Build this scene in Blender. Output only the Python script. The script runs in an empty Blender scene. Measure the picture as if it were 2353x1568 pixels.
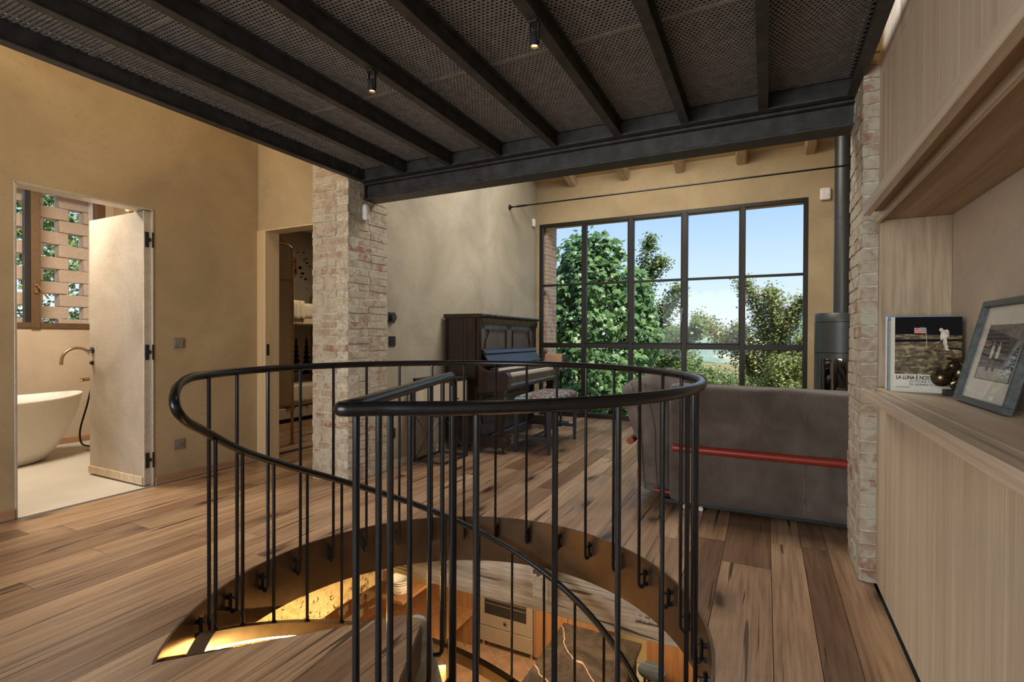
import bpy, bmesh, math, random
from mathutils import Vector, Matrix, noise

scene = bpy.context.scene
COL = scene.collection
PI = math.pi
rad = math.radians

# ------------------------------------------------------------------ camera
def setup_camera():
    f, yaw, pitch, roll = 1166.94, rad(26.539), rad(-0.4433), rad(0.2014)
    cy, sy = math.cos(yaw), math.sin(yaw)
    fwd = Vector((-sy * math.cos(pitch), cy * math.cos(pitch), math.sin(pitch)))
    right = Vector((cy, sy, 0))
    up = right.cross(fwd)
    r = right * math.cos(roll) + up * math.sin(roll)
    u = up * math.cos(roll) - right * math.sin(roll)
    cd = bpy.data.cameras.new('camera')
    cd.sensor_fit = 'HORIZONTAL'
    cd.sensor_width = 36.0
    cd.lens = 36.0 * f / 2353.0
    cd.clip_start = 0.03
    cd.clip_end = 6000
    co = bpy.data.objects.new('camera', cd)
    COL.objects.link(co)
    m = Matrix(((r.x, u.x, -fwd.x, 0), (r.y, u.y, -fwd.y, 0), (r.z, u.z, -fwd.z, 1.1), (0, 0, 0, 1)))
    co.matrix_world = m
    scene.camera = co
setup_camera()

# ------------------------------------------------------------------ view, world, sun, lamps
vs = scene.view_settings
vs.view_transform = 'Standard'
vs.look = 'None'
vs.gamma = 1.0
vs.use_curve_mapping = False
vs.exposure = 0.38
cy = scene.cycles
cy.max_bounces = 7; cy.diffuse_bounces = 3; cy.glossy_bounces = 3; cy.transmission_bounces = 3; cy.transparent_max_bounces = 8
cy.caustics_reflective = False; cy.caustics_refractive = False
cy.sample_clamp_indirect = 6.0
cy.use_adaptive_sampling = True; cy.adaptive_threshold = 0.02

world = bpy.data.worlds.new('sky')
scene.world = world
world.use_nodes = True
def setup_world():
    nt = world.node_tree
    nt.nodes.clear()
    out = nt.nodes.new('ShaderNodeOutputWorld')
    bg = nt.nodes.new('ShaderNodeBackground')
    tc = nt.nodes.new('ShaderNodeTexCoord')
    sp = nt.nodes.new('ShaderNodeSeparateXYZ')
    cr = nt.nodes.new('ShaderNodeValToRGB')
    nt.links.new(tc.outputs['Generated'], sp.inputs[0])
    nt.links.new(sp.outputs['Z'], cr.inputs[0])
    e = cr.color_ramp.elements
    e[0].position = 0.0; e[0].color = (0.78, 0.86, 0.93, 1)
    e[1].position = 1.0; e[1].color = (0.10, 0.24, 0.62, 1)
    for p, c in ((0.10, (0.60, 0.76, 0.95)), (0.26, (0.33, 0.55, 0.91)), (0.5, (0.22, 0.42, 0.82))):
        k = e.new(p); k.color = (*c, 1)
    nt.links.new(cr.outputs[0], bg.inputs['Color'])
    bg.inputs['Strength'].default_value = 0.92
    nt.links.new(bg.outputs[0], out.inputs[0])
setup_world()

def light(name, kind, loc, energy, color, target=None, size=1.0, size_y=None, spot=None, rot=None):
    ld = bpy.data.lights.new(name, kind)
    ld.energy = energy
    ld.color = color
    if kind == 'AREA':
        ld.shape = 'RECTANGLE' if size_y else 'DISK'
        ld.size = size
        if size_y: ld.size_y = size_y
    elif kind == 'SUN':
        ld.angle = rad(0.6)
    else:
        ld.shadow_soft_size = size
    if spot:
        ld.spot_size = rad(spot); ld.spot_blend = 0.6
    lo = bpy.data.objects.new(name, ld)
    COL.objects.link(lo)
    lo.location = loc
    if target is not None:
        lo.rotation_euler = (Vector(target) - Vector(loc)).to_track_quat('-Z', 'Y').to_euler()
    return lo

WARM = (1.0, 0.74, 0.42)
SOFT = (1.0, 0.86, 0.66)
DAY = (0.93, 0.97, 1.0)
light('sun', 'SUN', (6, 2, 14), 7.0, (1.0, 0.93, 0.82), target=(6 - 0.52, 2 + 0.26, 14 - 0.80))
light('back_fill_light', 'AREA', (-1.6, -2.55, 1.55), 125, (0.95, 0.97, 1.0), target=(-0.35, 1, 1.45), size=2.4, size_y=2.1)  # added fill behind the camera, brightening the whole room
light('upper_gallery_lamp', 'AREA', (-3.35, 0.9, 4.35), 32, (1.0, 0.68, 0.32), target=(-3.45, 1.4, 0), size=0.9, size_y=1.6)
light('upper_mezzanine_lamp', 'AREA', (-1.1, 1.2, 4.5), 20, (1.0, 0.66, 0.30), target=(-1.1, 1.3, 0), size=1.2)
light('living_fill_light', 'AREA', (-1.2, 4.6, 3.70), 78, (1.0, 0.96, 0.90), target=(-1.2, 4.9, 0), size=1.6, size_y=1.2)  # added fill hidden above the beam, boosting daylight on floor and piano
light('kitchen_fill', 'AREA', (-1.7, 4.1, -0.62), 60, WARM, target=(-1.8, 4.4, -2.7), size=1.2, size_y=0.6)  # added unseen area light brightening the kitchen
light('kitchen_wall_fill', 'AREA', (-3.0, 2.4, -0.6), 9, WARM, target=(-3.2, 2.9, -2.0), size=0.5)  # added unseen fill aimed at the kitchen's left side
light('bath_fill', 'AREA', (-5.0, 1.7, 2.7), 62, (1.0, 0.88, 0.72), target=(-5.3, 1.9, 0), size=0.6)  # added unseen area light brightening the bathroom
light('sun_patch_fill', 'AREA', (0.26, 2.1, 4.3), 2.0, (1.0, 0.48, 0.13), target=(0.42, 2.2, 2.0), size=0.15)  # added light standing in for the sun patch on the upper boards
light('bedroom_fill', 'AREA', (-4.5, 4.6, 2.5), 14, (1.0, 0.80, 0.55), target=(-4.6, 4.6, 0), size=0.5)  # added unseen dim fill for the bedroom

# ------------------------------------------------------------------ mesh helpers
class MB:
    def __init__(self):
        self.v = []; self.f = []
    def add(self, verts, faces):
        o = len(self.v)
        self.v += [tuple(p) for p in verts]
        self.f += [tuple(i + o for i in q) for q in faces]
        return self
    def box(self, x0, x1, y0, y1, z0, z1):
        return self.add([(x0, y0, z0), (x1, y0, z0), (x1, y1, z0), (x0, y1, z0), (x0, y0, z1), (x1, y0, z1), (x1, y1, z1), (x0, y1, z1)],
                        [(0, 3, 2, 1), (4, 5, 6, 7), (0, 1, 5, 4), (1, 2, 6, 5), (2, 3, 7, 6), (3, 0, 4, 7)])
    def bar(self, a, b, w, h, up=(0, 0, 1)):
        a = Vector(a); b = Vector(b); d = (b - a).normalized(); up = Vector(up)
        s = d.cross(up)
        if s.length < 1e-5: s = d.cross(Vector((1, 0, 0)))
        s.normalize(); t = s.cross(d)
        vs = []
        for p in (a, b):
            for i, j in ((-1, -1), (1, -1), (1, 1), (-1, 1)):
                vs.append(p + s * (i * w / 2) + t * (j * h / 2))
        return self.add(vs, [(0, 1, 2, 3), (7, 6, 5, 4), (0, 4, 5, 1), (1, 5, 6, 2), (2, 6, 7, 3), (3, 7, 4, 0)])
    def tube(self, path, r, n=10, closed=False, caps=True):
        path = [Vector(p) for p in path]
        m = len(path)
        rs = r if isinstance(r, (list, tuple)) else [r] * m
        vs = []; prev = None
        for i, p in enumerate(path):
            if closed:
                d = (path[(i + 1) % m] - path[i - 1]).normalized()
            else:
                d = (path[min(i + 1, m - 1)] - path[max(i - 1, 0)]).normalized()
            if prev is None:
                s = d.cross(Vector((0, 0, 1)))
                if s.length < 1e-3: s = d.cross(Vector((1, 0, 0)))
            else:
                s = prev - d * prev.dot(d)
            s.normalize(); prev = s
            t = d.cross(s)
            for k in range(n):
                a = 2 * PI * k / n
                vs.append(p + (s * math.cos(a) + t * math.sin(a)) * rs[i])
        fs = []
        for i in range(m if closed else m - 1):
            j = (i + 1) % m
            for k in range(n):
                l = (k + 1) % n
                fs.append((i * n + k, i * n + l, j * n + l, j * n + k))
        if caps and not closed:
            fs.append(tuple(range(n))[::-1]); fs.append(tuple((m - 1) * n + k for k in range(n)))
        return self.add(vs, fs)
    def cyl(self, a, b, r, n=16):
        return self.tube([a, b], r, n)
    def lathe(self, prof, n=24, c=(0, 0, 0), sx=1.0, sy=1.0):
        vs = []; fs = []
        m = len(prof)
        for r, z in prof:
            for k in range(n):
                a = 2 * PI * k / n
                vs.append((c[0] + r * math.cos(a) * sx, c[1] + r * math.sin(a) * sy, c[2] + z))
        for i in range(m - 1):
            for k in range(n):
                l = (k + 1) % n
                fs.append((i * n + k, i * n + l, (i + 1) * n + l, (i + 1) * n + k))
        fs.append(tuple(range(n))[::-1]); fs.append(tuple((m - 1) * n + k for k in range(n)))
        return self.add(vs, fs)
    def prism(self, poly, axis, a, b):
        """poly: 2-D outline (ccw); axis 'x' -> (y,z), 'y' -> (x,z), 'z' -> (x,y)"""
        def p3(p, d):
            return {'x': (d, p[0], p[1]), 'y': (p[0], d, p[1]), 'z': (p[0], p[1], d)}[axis]
        n = len(poly)
        vs = [p3(p, a) for p in poly] + [p3(p, b) for p in poly]
        fs = [tuple(range(n))[::-1], tuple(range(n, 2 * n))]
        for i in range(n):
            j = (i + 1) % n
            fs.append((i, j, n + j, n + i))
        return self.add(vs, fs)
    def sphere(self, c, r, n=16, m=10, s=(1, 1, 1)):
        prof = [(max(1e-4, math.sin(PI * i / m)) * r, -math.cos(PI * i / m) * r) for i in range(m + 1)]
        o = len(self.v)
        self.lathe(prof, n)
        for i in range(o, len(self.v)):
            x, y, z = self.v[i]
            self.v[i] = (c[0] + x * s[0], c[1] + y * s[1], c[2] + z * s[2])
        return self
    def mesh(self, name, mat=None, bevel=0, seg=1, smooth=False, angle=40):
        me = bpy.data.meshes.new(name)
        me.from_pydata(self.v, [], self.f)
        bm = bmesh.new(); bm.from_mesh(me)
        bmesh.ops.recalc_face_normals(bm, faces=bm.faces)
        if bevel:
            es = [e for e in bm.edges if len(e.link_faces) == 2 and e.calc_face_angle(0) > rad(25)]
            bmesh.ops.bevel(bm, geom=es, offset=bevel, segments=seg, affect='EDGES', profile=0.6, clamp_overlap=True)
        if smooth:
            for fc in bm.faces: fc.smooth = True
            for e in bm.edges:
                if len(e.link_faces) == 2 and e.calc_face_angle(0) > rad(angle): e.smooth = False
        bm.to_mesh(me); bm.free()
        if mat: me.materials.append(mat)
        return me
    def build(self, name, mat, parent=None, bevel=0, seg=1, smooth=False, local=False, angle=40):
        if parent is not None and not local:
            l = parent_base(parent)
            self.v = [(x - l[0], y - l[1], z - l[2]) for x, y, z in self.v]
        return link(name, self.mesh(name, mat, bevel, seg, smooth, angle), parent)

def parent_base(o):
    l = Vector((0, 0, 0))
    while o is not None:
        l = l + o.location
        o = o.parent
    return l

def link(name, data, parent=None):
    o = bpy.data.objects.new(name, data)
    COL.objects.link(o)
    if parent is not None: o.parent = parent
    return o

def tag(o, label=None, cat=None, group=None, kind=None):
    if label: o['label'] = label
    if cat: o['category'] = cat
    if group: o['group'] = group
    if kind: o['kind'] = kind
    return o

def thing(name, label, cat, loc=(0, 0, 0), rz=0.0, group=None, kind=None):
    o = bpy.data.objects.new(name, None)
    o.empty_display_size = 0.1
    COL.objects.link(o)
    o.location = loc
    o.rotation_euler = (0, 0, rz)
    return tag(o, label, cat, group, kind)

def struct(o, label=None, cat=None):
    return tag(o, label, cat, kind='structure')

def spline(pts, sub=8):
    pts = [Vector(p) for p in pts]
    out = []
    n = len(pts)
    for i in range(n - 1):
        p0 = pts[max(i - 1, 0)]; p1 = pts[i]; p2 = pts[i + 1]; p3 = pts[min(i + 2, n - 1)]
        for k in range(sub):
            t = k / sub
            out.append(0.5 * ((2 * p1) + (p2 - p0) * t + (2 * p0 - 5 * p1 + 4 * p2 - p3) * t * t + (3 * p1 - p0 - 3 * p2 + p3) * t ** 3))
    out.append(pts[-1])
    return out

def rounded_box(x0, x1, y0, y1, z0, z1, r, cuts=6, amp=0.0, seed=0, freq=6.0):
    """soft cushion-like box mesh, edges rounded by r"""
    bm = bmesh.new()
    bmesh.ops.create_cube(bm, size=1.0)
    bmesh.ops.subdivide_edges(bm, edges=bm.edges, cuts=cuts, use_grid_fill=True)
    c = Vector(((x0 + x1) / 2, (y0 + y1) / 2, (z0 + z1) / 2)); h = Vector(((x1 - x0) / 2, (y1 - y0) / 2, (z1 - z0) / 2))
    for v in bm.verts:
        p = Vector((v.co.x * 2 * h.x, v.co.y * 2 * h.y, v.co.z * 2 * h.z))
        # push grid lines towards the rims so the rounding has vertices
        q = Vector([max(-(h[i] - r), min(h[i] - r, p[i])) for i in range(3)])
        d = p - q
        if d.length > 1e-6: p = q + d.normalized() * min(r, d.length if d.length < r else r)
        if amp:
            nn = noise.noise_vector((p + c) * freq + Vector((seed * 3.1, seed * 1.7, 0)))
            p = p + nn * amp
        v.co = p + c
    return bm

def bm_obj(name, bm, mat, parent=None, smooth=True, local=False):
    if parent is not None and not local:
        l = parent_base(parent)
        for v in bm.verts: v.co -= l
    me = bpy.data.meshes.new(name)
    for fc in bm.faces: fc.smooth = smooth
    bm.to_mesh(me); bm.free()
    me.materials.append(mat)
    return link(name, me, parent)

# ------------------------------------------------------------------ materials
MATS = {}
class NT:
    def __init__(self, name):
        self.m = bpy.data.materials.new(name); self.m.use_nodes = True
        self.t = self.m.node_tree; self.t.nodes.clear()
        self.out = self.n('ShaderNodeOutputMaterial')
        MATS[name] = self.m
    def n(self, typ, **kw):
        x = self.t.nodes.new(typ)
        for k, v in kw.items():
            setattr(x, k, v)
        return x
    def l(self, a, b):
        self.t.links.new(a, b)
    def val(self, node, **kw):
        for k, v in kw.items(): node.inputs[k].default_value = v
    def coords(self, scale=(1, 1, 1), kind='Object', rand=0.0, rot=(0, 0, 0)):
        tc = self.n('ShaderNodeTexCoord')
        mp = self.n('ShaderNodeMapping')
        if any(rot):
            mp.vector_type = 'TEXTURE'; scale = tuple(1.0 / q for q in scale)
        mp.inputs['Scale'].default_value = scale
        mp.inputs['Rotation'].default_value = rot
        self.l(tc.outputs[kind], mp.inputs['Vector'])
        if rand:
            oi = self.n('ShaderNodeObjectInfo')
            mu = self.n('ShaderNodeMath', operation='MULTIPLY'); mu.inputs[1].default_value = rand
            self.l(oi.outputs['Random'], mu.inputs[0])
            self.l(mu.outputs[0], mp.inputs['Location'])
        return mp.outputs[0]
    def noise(self, vec, scale=5, detail=4, rough=0.55, dist=0.0):
        x = self.n('ShaderNodeTexNoise')
        x.inputs['Scale'].default_value = scale; x.inputs['Detail'].default_value = detail
        x.inputs['Roughness'].default_value = rough; x.inputs['Distortion'].default_value = dist
        self.l(vec, x.inputs['Vector'])
        return x.outputs['Fac']
    def ramp(self, fac, stops):
        x = self.n('ShaderNodeValToRGB')
        e = x.color_ramp.elements
        while len(e) < len(stops): e.new(0.5)
        for k, (p, c) in zip(e, stops):
            k.position = p
            k.color = (*c, 1) if len(c) == 3 else c
        self.l(fac, x.inputs[0])
        return x.outputs[0]
    def mix(self, a, b, fac, mode='MIX'):
        x = self.n('ShaderNodeMix', data_type='RGBA', blend_type=mode)
        for s, v in ((0, fac), (6, a), (7, b)):
            if isinstance(v, (int, float)): x.inputs[s].default_value = v
            elif isinstance(v, tuple): x.inputs[s].default_value = (*v, 1)
            else: self.l(v, x.inputs[s])
        return x.outputs[2]
    def bump(self, h, strength=0.3, dist=0.01):
        x = self.n('ShaderNodeBump')
        x.inputs['Strength'].default_value = strength; x.inputs['Distance'].default_value = dist
        self.l(h, x.inputs['Height'])
        return x.outputs[0]
    def bsdf(self, color, rough=0.6, metal=0.0, normal=None, spec=0.5, **kw):
        b = self.n('ShaderNodeBsdfPrincipled')
        for s, v in (('Base Color', color), ('Roughness', rough), ('Metallic', metal)):
            if isinstance(v, (int, float)): b.inputs[s].default_value = v
            elif isinstance(v, tuple): b.inputs[s].default_value = (*v, 1)
            else: self.l(v, b.inputs[s])
        b.inputs['Specular IOR Level'].default_value = spec
        if normal is not None: self.l(normal, b.inputs['Normal'])
        for k, v in kw.items(): b.inputs[k.replace('_', ' ')].default_value = v
        self.l(b.outputs[0], self.out.inputs['Surface'])
        return self.m

def plain(name, color, rough=0.5, metal=0.0, spec=0.5, var=0.12, scale=30, bump=0.0):
    t = NT(name)
    v = t.coords()
    nz = t.noise(v, scale, 3)
    lo = tuple(c * (1 - var) for c in color); hi = tuple(min(1, c * (1 + var)) for c in color)
    c = t.ramp(nz, [(0.3, lo), (0.7, hi)])
    nm = t.bump(nz, bump, 0.004) if bump else None
    return t.bsdf(c, rough, metal, nm, spec)

def plaster(name, base, dark, light, seed=0.0):
    t = NT(name)
    v = t.coords((1, 1, 1))
    big = t.noise(v, 1.3, 5, 0.6, 0.6)
    # trowel strokes: anisotropic noise with its direction swirled
    sw = t.coords((1, 1, 1), rot=(0.5, 0.4, 0.6))
    st = t.noise(t.coords((30, 30, 5), rot=(0.8, 0.8, 0.0)), 1.0, 4, 0.65, 1.2)
    st2 = t.noise(t.coords((30, 30, 6), rot=(-0.9, -0.9, 0.0)), 1.0, 4, 0.65, 1.4)
    c = t.ramp(big, [(0.28, dark), (0.5, base), (0.72, light)])
    strokes = t.mix(st, st2, t.ramp(t.noise(sw, 2.2, 2), [(0.42, (0, 0, 0)), (0.58, (1, 1, 1))]))
    c2 = t.mix(c, tuple(x * 0.62 for x in base), t.ramp(strokes, [(0.22, (0.5, 0.5, 0.5)), (0.45, (0, 0, 0))]))
    pits = t.noise(v, 60, 2)
    c3 = t.mix(c2, tuple(x * 0.42 for x in base), t.ramp(pits, [(0.16, (0.8, 0.8, 0.8)), (0.27, (0, 0, 0))]))
    nm = t.bump(strokes, 0.3, 0.006)
    return t.bsdf(c3, 0.85, 0, nm, 0.2)

def wood(name, lo, mid, hi, axis='z', grain=40, stretch=1.6, rough=0.5, knots=False, tone=False, rand=17.0, bump=0.12, fine=0.35, crack=(0.295, 0.335)):
    t = NT(name)
    g = grain
    sc = {'x': (stretch, g, g), 'y': (g, stretch, g), 'z': (g, g, stretch)}[axis]
    v = t.coords(sc, rand=rand)
    a = t.noise(v, 0.35, 5, 0.6, 1.4)
    sc2 = tuple(s * (4.0 if s != stretch else 3.0) for s in sc)
    b = t.noise(t.coords(sc2, rand=rand * 2), 1.0, 3, 0.6, 0.2)
    c = t.ramp(a, [(0.30, lo), (0.5, mid), (0.68, hi)])
    c = t.mix(c, t.ramp(b, [(0.32, tuple(x * 0.55 for x in lo)), (0.6, hi)]), fine * 0.6)
    h = t.mix(a, b, 0.5)
    if knots:
        # dark knots, and drying cracks running with the grain
        ks = {'x': (2.2, 6, 6), 'y': (6, 2.2, 6), 'z': (6, 6, 2.2)}[axis]
        kv = t.n('ShaderNodeTexVoronoi'); kv.inputs['Scale'].default_value = 0.62
        if axis == 'y': kv.voronoi_dimensions = '2D'; kv.inputs['Scale'].default_value = 0.5
        nzv = t.n('ShaderNodeTexNoise'); nzv.inputs['Scale'].default_value = 3.0
        src = t.coords(ks, rand=rand)
        t.l(src, nzv.inputs['Vector'])
        mx = t.n('ShaderNodeMix', data_type='VECTOR'); mx.inputs[0].default_value = 0.22
        t.l(src, mx.inputs[4]); t.l(nzv.outputs['Color'], mx.inputs[5])
        t.l(mx.outputs[1], kv.inputs['Vector'])
        k = t.ramp(kv.outputs['Distance'], [(0.025, (0.95, 0.95, 0.95)), (0.075, (0.45, 0.45, 0.45)), (0.17, (0, 0, 0))])
        c = t.mix(c, (0.035, 0.018, 0.010), k)
        crs = {'x': (1.1, 26, 26), 'y': (26, 1.1, 26), 'z': (26, 26, 1.1)}[axis]
        cr = t.noise(t.coords(crs, rand=rand * 3), 0.55, 2, 0.5, 2.2)
        ck = t.ramp(cr, [(crack[0], (0.85, 0.85, 0.85)), (crack[1], (0, 0, 0))])
        c = t.mix(c, (0.03, 0.016, 0.010), ck)
    if tone:
        oi = t.n('ShaderNodeObjectInfo')
        c = t.mix(c, oi.outputs['Color'], 1.0, 'MULTIPLY')
    rg = t.ramp(a, [(0.3, (rough + 0.12,) * 3), (0.7, (rough - 0.08,) * 3)])
    nm = t.bump(h, bump, 0.004)
    return t.bsdf(c, rg, 0, nm, 0.45)

def brick_mat(name, mortar):
    t = NT(name)
    oi = t.n('ShaderNodeObjectInfo')
    v = t.coords((1, 1, 1), 'Object', rand=23)
    base = t.ramp(oi.outputs['Random'], [(0.0, (0.44, 0.36, 0.25)), (0.25, (0.40, 0.31, 0.22)), (0.45, (0.38, 0.26, 0.18)), (0.62, (0.46, 0.39, 0.28)), (0.84, (0.38, 0.25, 0.175)), (0.98, (0.31, 0.15, 0.09))])
    wv = t.coords((1, 1, 1), 'Object')
    gg = t.n('ShaderNodeNewGeometry')
    n1 = t.noise(gg.outputs['Position'], 38, 5, 0.65)
    n2 = t.noise(gg.outputs['Position'], 14, 4, 0.6, 0.5)
    c = t.mix(base, tuple(x * 0.45 for x in (0.42, 0.3, 0.22)), t.ramp(n1, [(0.28, (0.75,) * 3), (0.46, (0, 0, 0))]))
    c = t.mix(c, mortar, t.ramp(n2, [(0.40, (0, 0, 0)), (0.58, (0.92,) * 3)]))
    nm = t.bump(n1, 0.8, 0.012)
    return t.bsdf(c, 0.9, 0, nm, 0.15)

def emit(name, color, strength):
    t = NT(name)
    e = t.n('ShaderNodeEmission')
    e.inputs['Color'].default_value = (*color, 1); e.inputs['Strength'].default_value = strength
    t.l(e.outputs[0], t.out.inputs['Surface'])
    return t.m

def glass(name, refl=0.06, tint=(1, 1, 1), rough=0.0):
    t = NT(name)
    tr = t.n('ShaderNodeBsdfTransparent'); tr.inputs[0].default_value = (*tint, 1)
    gl = t.n('ShaderNodeBsdfGlossy'); gl.inputs['Roughness'].default_value = rough
    mx = t.n('ShaderNodeMixShader'); mx.inputs[0].default_value = refl
    t.l(tr.outputs[0], mx.inputs[1]); t.l(gl.outputs[0], mx.inputs[2])
    t.l(mx.outputs[0], t.out.inputs['Surface'])
    return t.m

def leafm(name, lo, hi, rim, trans=0.45):
    t = NT(name)
    gg = t.n('ShaderNodeNewGeometry')
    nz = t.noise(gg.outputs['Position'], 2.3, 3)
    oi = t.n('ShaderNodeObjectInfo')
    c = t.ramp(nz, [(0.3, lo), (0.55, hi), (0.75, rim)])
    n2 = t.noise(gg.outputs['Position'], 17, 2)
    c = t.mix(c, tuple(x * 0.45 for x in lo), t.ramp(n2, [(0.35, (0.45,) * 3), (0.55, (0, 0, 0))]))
    p = t.n('ShaderNodeBsdfPrincipled'); p.inputs['Roughness'].default_value = 0.42
    t.l(c, p.inputs['Base Color'])
    tr = t.n('ShaderNodeBsdfTranslucent'); t.l(c, tr.inputs[0])
    mx = t.n('ShaderNodeMixShader'); mx.inputs[0].default_value = trans
    t.l(p.outputs[0], mx.inputs[1]); t.l(tr.outputs[0], mx.inputs[2])
    t.l(mx.outputs[0], t.out.inputs['Surface'])
    return t.m

M = {}
M['plaster_l'] = plaster('plaster_ochre', (0.405, 0.308, 0.175), (0.305, 0.238, 0.145), (0.475, 0.368, 0.218))
M['plaster_p'] = plaster('plaster_pale', (0.41, 0.365, 0.275), (0.31, 0.28, 0.215), (0.50, 0.45, 0.355))
M['plaster_n'] = plaster('plaster_niche', (0.50, 0.40, 0.30), (0.42, 0.34, 0.26), (0.56, 0.46, 0.35))
M['plaster_d'] = plaster('plaster_grey', (0.42, 0.36, 0.29), (0.30, 0.26, 0.21), (0.53, 0.47, 0.39))
M['white'] = plain('white_paint', (0.78, 0.75, 0.68), 0.6)
M['floor'] = wood('oak_floor', (0.15, 0.083, 0.047), (0.30, 0.185, 0.108), (0.425, 0.29, 0.182), 'y', 17, 1.0, 0.31, True, True, 31.0, 0.2, 0.55, (0.31, 0.345))
M['oak'] = wood('oak_vertical', (0.46, 0.345, 0.225), (0.59, 0.465, 0.325), (0.68, 0.55, 0.40), 'z', 46, 1.3, 0.5, False, False, 19.0, 0.06, 0.3)
M['oak_y'] = wood('oak_lengthwise', (0.44, 0.33, 0.22), (0.57, 0.45, 0.32), (0.68, 0.555, 0.41), 'y', 46, 1.3, 0.45, False, False, 11.0, 0.08, 0.3)
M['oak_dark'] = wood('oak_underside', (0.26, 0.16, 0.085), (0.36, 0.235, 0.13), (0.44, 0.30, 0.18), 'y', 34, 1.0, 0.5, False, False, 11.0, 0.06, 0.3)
M['oak_panel'] = wood('oak_end_panel', (0.30, 0.21, 0.12), (0.42, 0.31, 0.19), (0.54, 0.42, 0.275), 'z', 16, 1.6, 0.5, False, False, 3.0, 0.06, 0.5)
M['skirting'] = wood('skirting_oak', (0.26, 0.13, 0.06), (0.38, 0.21, 0.11), (0.46, 0.28, 0.16), 'y', 30, 1.2, 0.5)
M['jamb'] = wood('door_jamb', (0.50, 0.36, 0.20), (0.58, 0.43, 0.25), (0.64, 0.49, 0.30), 'z', 30, 1.0, 0.55, fine=0.15)
M['beamwood'] = wood('limed_beam', (0.30, 0.22, 0.14), (0.58, 0.49, 0.37), (0.72, 0.64, 0.52), 'x', 16, 1.4, 0.8, True, False, 9.0, 0.5, 0.6, (0.36, 0.385))
M['rafter'] = wood('rafter_wood', (0.30, 0.20, 0.11), (0.50, 0.37, 0.23), (0.62, 0.48, 0.33), 'y', 20, 1.4, 0.8, False, False, 9.0, 0.4, 0.4)
M['roofdeck'] = wood('roof_boards', (0.42, 0.28, 0.14), (0.52, 0.36, 0.19), (0.58, 0.42, 0.25), 'x', 16, 1.0, 0.8)
M['steel'] = plain('blackened_steel', (0.010, 0.0105, 0.012), 0.27, 0.35, 0.5, 0.3, 60, 0.03)
M['beam_steel'] = plain('mezzanine_steel', (0.050, 0.047, 0.044), 0.5, 0.35, 0.4, 0.35, 14, 0.05)
M['mesh_steel'] = plain('perforated_steel', (0.24, 0.225, 0.205), 0.5, 0.4, 0.4, 0.2, 20)
M['ring_steel'] = plain('brown_steel', (0.13, 0.092, 0.064), 0.33, 0.8, 0.5, 0.3, 5, 0.03)
M['win_frame'] = plain('bronze_window_frame', (0.020, 0.017, 0.014), 0.45, 0.3, 0.4, 0.15, 20)
M['bath_frame'] = plain('brown_window_frame', (0.12, 0.072, 0.038), 0.5, 0.2)
M['black'] = plain('matt_black', (0.014, 0.014, 0.015), 0.5)
M['blackg'] = plain('satin_black', (0.02, 0.02, 0.022), 0.28)
M['grey'] = plain('grey_plate', (0.20, 0.175, 0.14), 0.6)
M['alu'] = plain('aluminium', (0.55, 0.50, 0.42), 0.4, 0.4)
M['brick'] = brick_mat('old_brick', (0.50, 0.455, 0.355))
M['mortar'] = plain('lime_mortar', (0.50, 0.455, 0.36), 0.95, 0, 0.1, 0.3, 45, 0.8)
M['block'] = plain('brise_soleil_block', (0.56, 0.44, 0.35), 0.95, 0, 0.1, 0.3, 30, 0.6)
M['micro'] = plain('microcement', (0.50, 0.45, 0.38), 0.55, 0, 0.4, 0.08, 2.0)
M['tub'] = plain('bathtub_white', (0.72, 0.68, 0.62), 0.4, 0, 0.5, 0.02)
M['bronze'] = plain('brushed_bronze', (0.42, 0.29, 0.15), 0.35, 0.9, 0.5, 0.15)
M['brass'] = plain('brass', (0.60, 0.44, 0.16), 0.3, 0.95)
M['piano'] = wood('piano_mahogany', (0.010, 0.006, 0.005), (0.026, 0.013, 0.009), (0.060, 0.029, 0.017), 'z', 30, 2.0, 0.24, False, False, 5.0, 0.05, 0.3)
M['piano_p'] = wood('piano_panel', (0.040, 0.026, 0.022), (0.070, 0.048, 0.040), (0.11, 0.08, 0.066), 'z', 30, 2.0, 0.28, False, False, 5.0, 0.03, 0.3)
M['ivory'] = plain('ivory', (0.72, 0.66, 0.52), 0.35)
M['glasspane'] = glass('window_glass', 0.004)
M['glassdark'] = glass('stove_glass', 0.35, (0.35, 0.30, 0.26), 0.02)
M['picglass'] = glass('picture_glass', 0.10)
M['red'] = plain('red_lacquer', (0.29, 0.028, 0.012), 0.4, 0, 0.5, 0.08)
M['stove'] = plain('stove_steel', (0.060, 0.066, 0.064), 0.42, 0.5, 0.5, 0.2, 80)
M['stone'] = plain('stair_stone', (0.52, 0.46, 0.37), 0.85, 0, 0.2, 0.25, 9, 0.5)
M['stone_grey'] = plain('newel_stone', (0.42, 0.40, 0.36), 0.85, 0, 0.2, 0.3, 24, 0.7)
M['terracotta'] = plain('terracotta', (0.34, 0.20, 0.125), 0.8, 0, 0.2, 0.25, 6, 0.2)
M['inox'] = plain('brushed_inox', (0.46, 0.41, 0.34), 0.4, 0.6, 0.5, 0.05)
M['teak'] = wood('kitchen_teak', (0.20, 0.085, 0.035), (0.31, 0.145, 0.06), (0.38, 0.19, 0.085), 'z', 40, 1.2, 0.45)
M['strap'] = plain('tan_webbing', (0.30, 0.19, 0.10), 0.8)
M['tag_red'] = plain('red_label', (0.50, 0.03, 0.04), 0.7)
M['linen'] = plain('linen', (0.62, 0.55, 0.45), 0.95, 0, 0.1, 0.12, 60, 0.3)
M['grey_cloth'] = plain('upholstery_beige', (0.42, 0.36, 0.29), 0.95, 0, 0.1, 0.12, 60, 0.3)
M['paper'] = plain('cream_paper', (0.70, 0.66, 0.55), 0.7, 0, 0.3, 0.04)
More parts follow.
